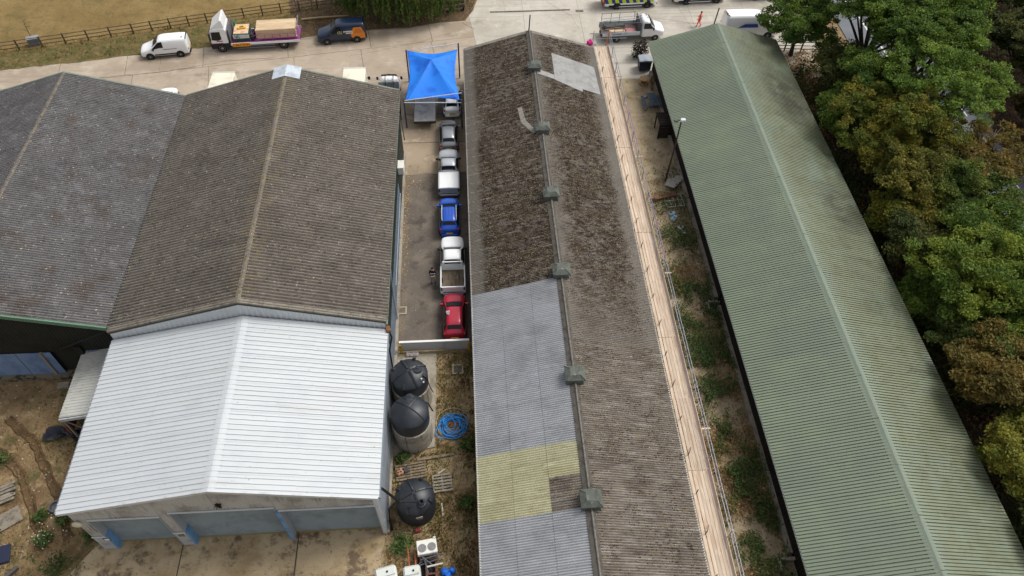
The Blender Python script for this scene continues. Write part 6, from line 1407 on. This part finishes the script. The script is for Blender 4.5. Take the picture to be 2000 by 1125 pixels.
for k, (x, y, h, rr, mt, lb) in enumerate([(33.6,51.6,3.6,2.6,L_green,'low green tree at the eave between golden tree and yard corner'),(37.6,45.6,4.8,3.0,L_gold,'ochre-green tree between golden tree and main road'),(38.2,35.4,4.6,3.2,L_green,'mid-green tree at the right above the big yellow-green tree'),(33.6,39.0,2.8,2.2,L_gold,'small olive tree in the dark band beside the eave, mid length'),(37.2,25.6,4.4,3.2,L_green,'green tree on the right edge beside the russet tree'),(36.6,20.0,4.2,2.8,L_gold,'ochre tree at the right edge below the russet tree'),(32.9,31.6,2.4,1.9,L_green,'small green tree close to the eave beside the big yellow-green tree'),(35.6,15.2,3.8,2.6,L_green,'green tree in the lower right corner behind the olive one'),(36.6,53.2,5.4,3.2,L_green,'green tree between forked tree and golden tree')]):
    tree(lb, (x,y), (x,y,h), rr, rr*.8, mt, 150, 58, 140+k)
bk = 'dark trees on the far bank'
for i, (x, y, h, rr, mt) in enumerate([(55,70,5,4.2,L_dark),(54,60,4.5,3.6,L_dark),(52.6,52,3.6,3.2,leaf_mat('bank_leaves', srgb(65,74,39), srgb(100,88,46), srgb(41,51,32))),(58,62,6,4,L_dark),(60,75,6,5,L_dark),(52.2,45.5,3.2,2.8,L_brown)]):
    tree(['dark tree at the top right corner above the brown bank','dark round tree on the brown bank at the right edge','dark mixed tree low on the bank by the main road','dark tree filling the right edge behind the bank tree','tall dark tree outermost in the top right corner','brown scrub tree on the bank right of the sparse tree'][i], (x,y), (x,y,h), rr, rr*.75, mt, 120, 55, 40+i, bk, (.14,.28))
# low scrub filling the shade between eave and trees
def scrub(name, label_none, n, area, hmax, mat, size, seed, dens=None):
    r = np.random.default_rng(seed); x = r.uniform(area[0],area[1],n); y = r.uniform(area[2],area[3],n)
    if dens is not None: k = r.random(n) < dens(x,y); x, y = x[k], y[k]
    z = .03+r.random(len(x))**1.5*hmax
    o = link(name, quads_mesh(name, leaf_quads(np.stack([x,y,z],1), size, r), mat)); o['kind'] = 'stuff'; return o
def clump(x, y, s=.7, lo=.45, k=3.0, seed=8): return np.clip((pn(x,y,s,seed)*.6+pn(x,y,s*2.7,seed+1)*.4-lo)*k,0,1)
scrub('undergrowth', None, 60000, (30.4,42,10,63), 1.5, L_dark, (.10,.22), 51, lambda x,y: clump(x,y,.5,.36,3)*((x > 31.2)|(y < 60)))
scrub('dry_undergrowth', None, 9000, (30.4,42,10,64), .5, leaf_mat('dry_litter', srgb(146,117,78), srgb(177,142,93), srgb(107,83,58)), (.08,.18), 52)
scrub('bank_litter', None, 16000, (49.8,66,40,90), .4, leaf_mat('bank_litter_leaves', srgb(100,74,55), srgb(123,95,69), srgb(72,55,41)), (.08,.2), 53)
scrub('bank_scrub', None, 14000, (53,70,45,90), 1.6, L_dark, (.12,.26), 54, lambda x,y: clump(x,y,.3,.4,4))

# willow
wl = thing('willow_tree', 'weeping willow with dark hanging strands at the top of the picture', 'tree', (-7.0,75.6,0))
r = np.random.default_rng(77); ST = []; strands = MB()
for i in range(640):
    a = r.uniform(0,2*np.pi); q = r.uniform(.25,1)**.6; px, py = 7.4*q*math.cos(a), 5.0*q*math.sin(a)
    ztop = 8.2-3.2*q**2+r.uniform(-.4,.4); zb = r.uniform(.5,2.6) if q > .6 else r.uniform(2,5)
    n = max(4, int((ztop-zb)/.085)); z = np.linspace(ztop,zb,n); swx, swy = r.normal(0,.22,2)
    t = (ztop-z)/(ztop-zb+.01); pts = np.stack([px+swx*t+r.normal(0,.07,n), py+swy*t+r.normal(0,.07,n), z+r.normal(0,.05,n)],1); ST.append(pts)
V = leaf_quads(np.concatenate(ST), (.10,.22), r, .1, (0,0,-1)); link('crown', quads_mesh('crown', V, L_willow), wl)
rC = r.normal(size=(6000,3)); rC /= np.linalg.norm(rC,axis=1)[:,None]; rC = rC*np.array([6.6,4.4,2.2])*(r.random((6000,1))**.3)+np.array([0,0,6.6]); link('crown_top', quads_mesh('crown_top', leaf_quads(rC,(.14,.28),r), L_willow), wl)
MB().tube([(0,0,-.1),(.1,.1,2.2),(.2,.2,4.6)], [.55,.45,.35], 10).build('trunk', m_bark, wl, smooth=60)
for i in range(8):
    a = i*.785+.2; MB().tube([(.15,.15,3.6),(2.2*math.cos(a),1.6*math.sin(a),6.2),(5*math.cos(a),3.4*math.sin(a),6.6)], [.22,.13,.05], 6).build('limb', m_bark, wl, smooth=60)
# bare hedge shrubs by the fence
def shrub(label, x, y, h, rad, mat, seed, n=500, group=None, name='shrub', size=(.05,.12), cat='shrub'):
    r = np.random.default_rng(seed); root = thing(name, label, cat, (x,y,0), 0, group)
    v = r.normal(size=(n,3)); v /= np.linalg.norm(v,axis=1)[:,None]; C = v*np.array([rad,rad,h*.55])*(r.random((n,1))**.4)+np.array([0,0,h*.5]); C[:,2] = np.abs(C[:,2])+.02
    C += .25*rad*np.sin(C[:,[1,2,0]]*5/rad)
    link('foliage', quads_mesh('foliage', leaf_quads(C,size,r), mat), root)
    st = MB()
    for i in range(5): st.tube([(0,0,-.02),(r.uniform(-.4,.4)*rad,r.uniform(-.4,.4)*rad,h*.6)], [.025,.01], 4)
    o = st.build('stems', m_bark, root); o['kind'] = 'stuff'; return root
def bare(label, x, y, h, seed):
    q = random.Random(seed); root = thing('bare_sapling', label, 'sapling', (x,y,0), 0, 'leafless saplings by the field fence'); b = MB()
    MB().tube([(0,0,-.05),(.05,0,h*.5),(.1,.05,h)], [.04,.03,.012], 5).build('trunk', M('red_twig', srgb(96,70,56), .9), root)
    for i in range(9):
        z = h*q.uniform(.3,.95); a = q.uniform(0,6.3); l = h*q.uniform(.2,.45)
        b.tube([(.05*z/h,0,z),(l*.6*math.cos(a),l*.6*math.sin(a),z+l*.35),(l*math.cos(a),l*math.sin(a),z+l*.3)], [.018,.012,.006], 4)
    o = b.build('branches', M('red_twig', srgb(96,70,56)), root); o['kind'] = 'stuff'
bare('small leafless sapling by the grey box at the field fence', -44.3,70.2,2.6,1); bare('leafless sapling behind the lorry boards', -18.4,75.8,2.4,2); bare('leafless sapling left of the willow', -16.6,75.6,2.2,3)
tag(MB().cbox((-48.5,84,.1),(.8,.5,.15),.4,.06).build('dark_clod', M('dark_clod', srgb(70,52,36), .95)), 'dark clod of earth in the dry grass field', 'clod')
# bushes on the left soil
gl = 'green weeds on the rough soil'
for i, (x, y, h, rad, lab) in enumerate([(-24.9,16.0,.9,.8,'dark weed bush at the shed corner lower left'),(-26.3,17.7,.7,.45,'weed with pale flowers near the plank heaps'),(-25.6,18.9,.6,.4,'green weed tuft left of the shed gable'),(-27.0,19.2,.5,.38,'bright weed tuft near the wheel tracks'),(-25.3,20.2,.7,.7,'spreading weed by the shed side wall'),(-30.8,22.9,.8,.7,'bright green weed at the left edge by the tracks'),(-26.9,14.6,.7,.6,'green bush near the bottom left boards'),(-23.6,18.0,.7,.5,'weed at the foot of the shed left wall'),(-24.6,22.5,.6,.8,'dark weeds under the white roof edge')]):
    shrub(lab, x, y, h, rad, L_weed if i not in (0,8) else L_dark, 60+i, 420, gl)
r = np.random.default_rng(3); C = np.array([-26.3,17.9,.65])+r.normal(size=(60,3))*np.array([.35,.45,.1]); o = link('white_flowers', quads_mesh('white_flowers', leaf_quads(C,(.04,.07),r), M('petal_white', srgb(226,222,196), .8))); o['kind'] = 'stuff'
for i, (x, y, h, rad, lab) in enumerate([(-5.0,16.1,.6,.7,'green nettles at the corner of the concrete apron'),(-5.1,21.9,.5,.4,'small weed at the foot of the stained ring'),(-.9,22.6,.7,.5,'weed by the long shed near the hose'),(-1.0,18.6,.6,.5,'weed by the long shed wall right of the nearest tank')]):
    shrub(lab, x, y, h, rad, L_weed, 80+i, 420, 'weeds in the rear yard')
shrub('dark shrub at the far corner of the green shed', 17.6,65.3,1.9,.85,M('dark_ivy', srgb(44,36,28), .9, island=.4, layers=[dict(col=srgb(58,50,34), scale=2, lo=.45, hi=.7)]),91,1500)

# grass, weeds and litter nobody could count
def blades(name, n, area, h, mat, seed, dens=None, w=.02):
    r = np.random.default_rng(seed); x = r.uniform(area[0],area[1],n); y = r.uniform(area[2],area[3],n)
    if dens is not None: k = r.random(n) < dens(x,y); x, y = x[k], y[k]
    n = len(x); a = r.uniform(0,6.28,n); hh = r.uniform(h[0],h[1],n); l = r.uniform(.2,.7,n)*hh; a2 = r.uniform(0,6.28,n); ww = w*(1+r.random(n))
    A = np.stack([x-ww*np.cos(a),y-ww*np.sin(a),0*x],1); B = np.stack([x+ww*np.cos(a),y+ww*np.sin(a),0*x],1); T = np.stack([x+l*np.cos(a2),y+l*np.sin(a2),hh],1)
    o = link(name, quads_mesh(name, np.stack([A,B,T],1), mat)); o['kind'] = 'stuff'; return o
def bl_mat(name, c1, c2): return M(name, tuple(min(1,1.35*x) for x in c1), .9, island=.3, spec=.1, transl=.45, layers=[dict(col=c2, scale=.9, lo=.42, hi=.62)])
B_dry = bl_mat('dry_blades', srgb(152,130,84), srgb(120,102,62)); B_grn = bl_mat('green_blades', srgb(84,96,46), srgb(110,112,58)); B_straw = bl_mat('straw_blades', srgb(172,150,106), srgb(132,112,74))
eps = 1e-3
field_ok = lambda x,y: (y > np.interp(x,[-70,-45.9,-33.6,-26.7,-16.5,-11.3,-5.9,-2.1,.9],[62.4,65.7,67.8,69,70.4,71.3,71.7,72.7,74.6]))*1.0
blades('field_grass', 50000, (-60,0,62,96), (.03,.13), B_dry, 101, lambda x,y: field_ok(x,y)*(.25+.6*clump(x,y,.35,.4,3,12)), .022)
blades('verge_tufts', 26000, (-62,-14,62,76), (.08,.32), bl_mat('verge_blades', srgb(112,102,58), srgb(88,88,46)), 102, lambda x,y: field_ok(x,y)*(y < np.interp(x,[-60,-45,-34,-25,-16],[67,69.5,72,74,76.2]))*(.2+.8*clump(x,y,.7,.42,4,14)), .025)
blades('yard_grass', 26000, (-6,.1,5,30), (.08,.35), B_dry, 103, lambda x,y: (.15+.85*clump(x,y,.8,.42,3.5,16))*~((x > -6.1)&(x < -2.95)&(y > 22.2)&(y < 30)))
blades('yard_grass_green', 14000, (-5.8,.1,5,30), (.08,.35), B_grn, 104, lambda x,y: clump(x,y,.6,.5,5,18)*~((x > -6.1)&(x < -2.95)&(y > 22.2)&(y < 30)))
scrub('bramble_strip', None, 9000, (-1.9,.3,5,29.8), .55, leaf_mat('dead_bramble', srgb(113,86,60), srgb(83,89,52), srgb(144,117,83)), (.05,.13), 105, lambda x,y: np.clip((x+1.6)/1.4,0,1)*clump(x,y,.7,.36,3,20))
blades('soil_grass', 30000, (-45,-22.9,4,29), (.05,.25), B_dry, 106, lambda x,y: .15+.85*clump(x,y,.5,.45,4,22))
scrub('soil_weeds', None, 11000, (-45,-22.9,4,29), .3, L_weed, (.05,.12), 107, lambda x,y: clump(x,y,.55,.56,7,24))
blades('alley_grass', 30000, (13,18.3,5,56), (.06,.3), B_straw, 108, lambda x,y: (.12+.88*clump(x,y,.6,.42,3.5,26))*np.clip((54-y)/20,.05,1))
scrub('alley_weeds', None, 90000, (13.9,18.2,4,52), .8, L_weed, (.04,.11), 109, lambda x,y: clump(x,y,.8,.40,4,28)*np.clip((x-14.4)/1.3,.0,1)*np.clip((50-y)/16,.02,1))
scrub('alley_dead_weeds', None, 34000, (14.0,18.2,4,48), .5, leaf_mat('dead_weed', srgb(149,120,83), srgb(185,157,109), srgb(99,81,60)), (.04,.12), 110, lambda x,y: clump(x,y,.5,.42,4,30)*np.clip((46-y)/16,.02,1))
scrub('woodland_edge_grass', None, 8000, (31,41,52,66), .25, leaf_mat('dry_edge', srgb(199,162,105), srgb(160,130,83), srgb(130,107,70)), (.06,.14), 111)
# pebbles and rubble in the rear yard
def rubble(name, n, area, size, mat, seed, dens=None):
    r = np.random.default_rng(seed); x = r.uniform(area[0],area[1],n); y = r.uniform(area[2],area[3],n)
    if dens is not None: k = r.random(n) < dens(x,y); x, y = x[k], y[k]
    n = len(x); s = r.uniform(size[0],size[1],n); T = []
    a = r.uniform(0,6.28,n); top = np.stack([x,y,s*.7],1)
    ring = [np.stack([x+s*np.cos(a+i*np.pi/2)*r.uniform(.6,1.2,n), y+s*np.sin(a+i*np.pi/2)*r.uniform(.6,1.2,n), 0*x-.01],1) for i in range(4)]
    for i in range(4): T.append(np.stack([ring[i],ring[(i+1)%4],top],1))
    o = link(name, quads_mesh(name, np.concatenate(T), mat)); o['kind'] = 'stuff'; return o
m_stone = M('pale_stone', srgb(178,168,148), .9, layers=[dict(col=srgb(140,128,106), scale=3, lo=.45, hi=.65)])
rubble('yard_stones', 2600, (-5.8,0,6,22.5), (.02,.07), m_stone, 121, lambda x,y: clump(x,y,.8,.4,3,32))
rubble('soil_stones', 900, (-40,-23.5,6,29), (.03,.09), m_stone, 122)
rubble('alley_stones', 500, (13.2,18.2,6,58), (.02,.08), m_stone, 123)
m_fall = M('fallen_leaves', srgb(190,158,96), .9, island=.4)
def leaves_flat(name, n, area, seed, dens, z=.022):
    r = np.random.default_rng(seed); x = r.uniform(area[0],area[1],n); y = r.uniform(area[2],area[3],n); k = r.random(n) < dens(x,y); x, y = x[k], y[k]
    o = link(name, quads_mesh(name, leaf_quads(np.stack([x,y,np.full(len(x),z+.02)],1), (.03,.08), r, 3.0), m_fall)); o['kind'] = 'stuff'
leaves_flat('leaf_litter', 5000, (-5.9,-.4,31,51), 131, lambda x,y: np.clip(1.0-(x+5.8)/.9,.015,1)*np.clip((48.5-y)/3+.3,.02,.9)*np.clip((y-34)/8,.1,1)+np.exp(-((y-47.8)/.7)**2)*.5*np.clip((-3-x)/2,0,1))
leaves_flat('willow_litter', 3000, (-16,1.5,71,79), 132, lambda x,y: field_ok(x,y)*clump(x,y,.5,.38,3,34), .045)
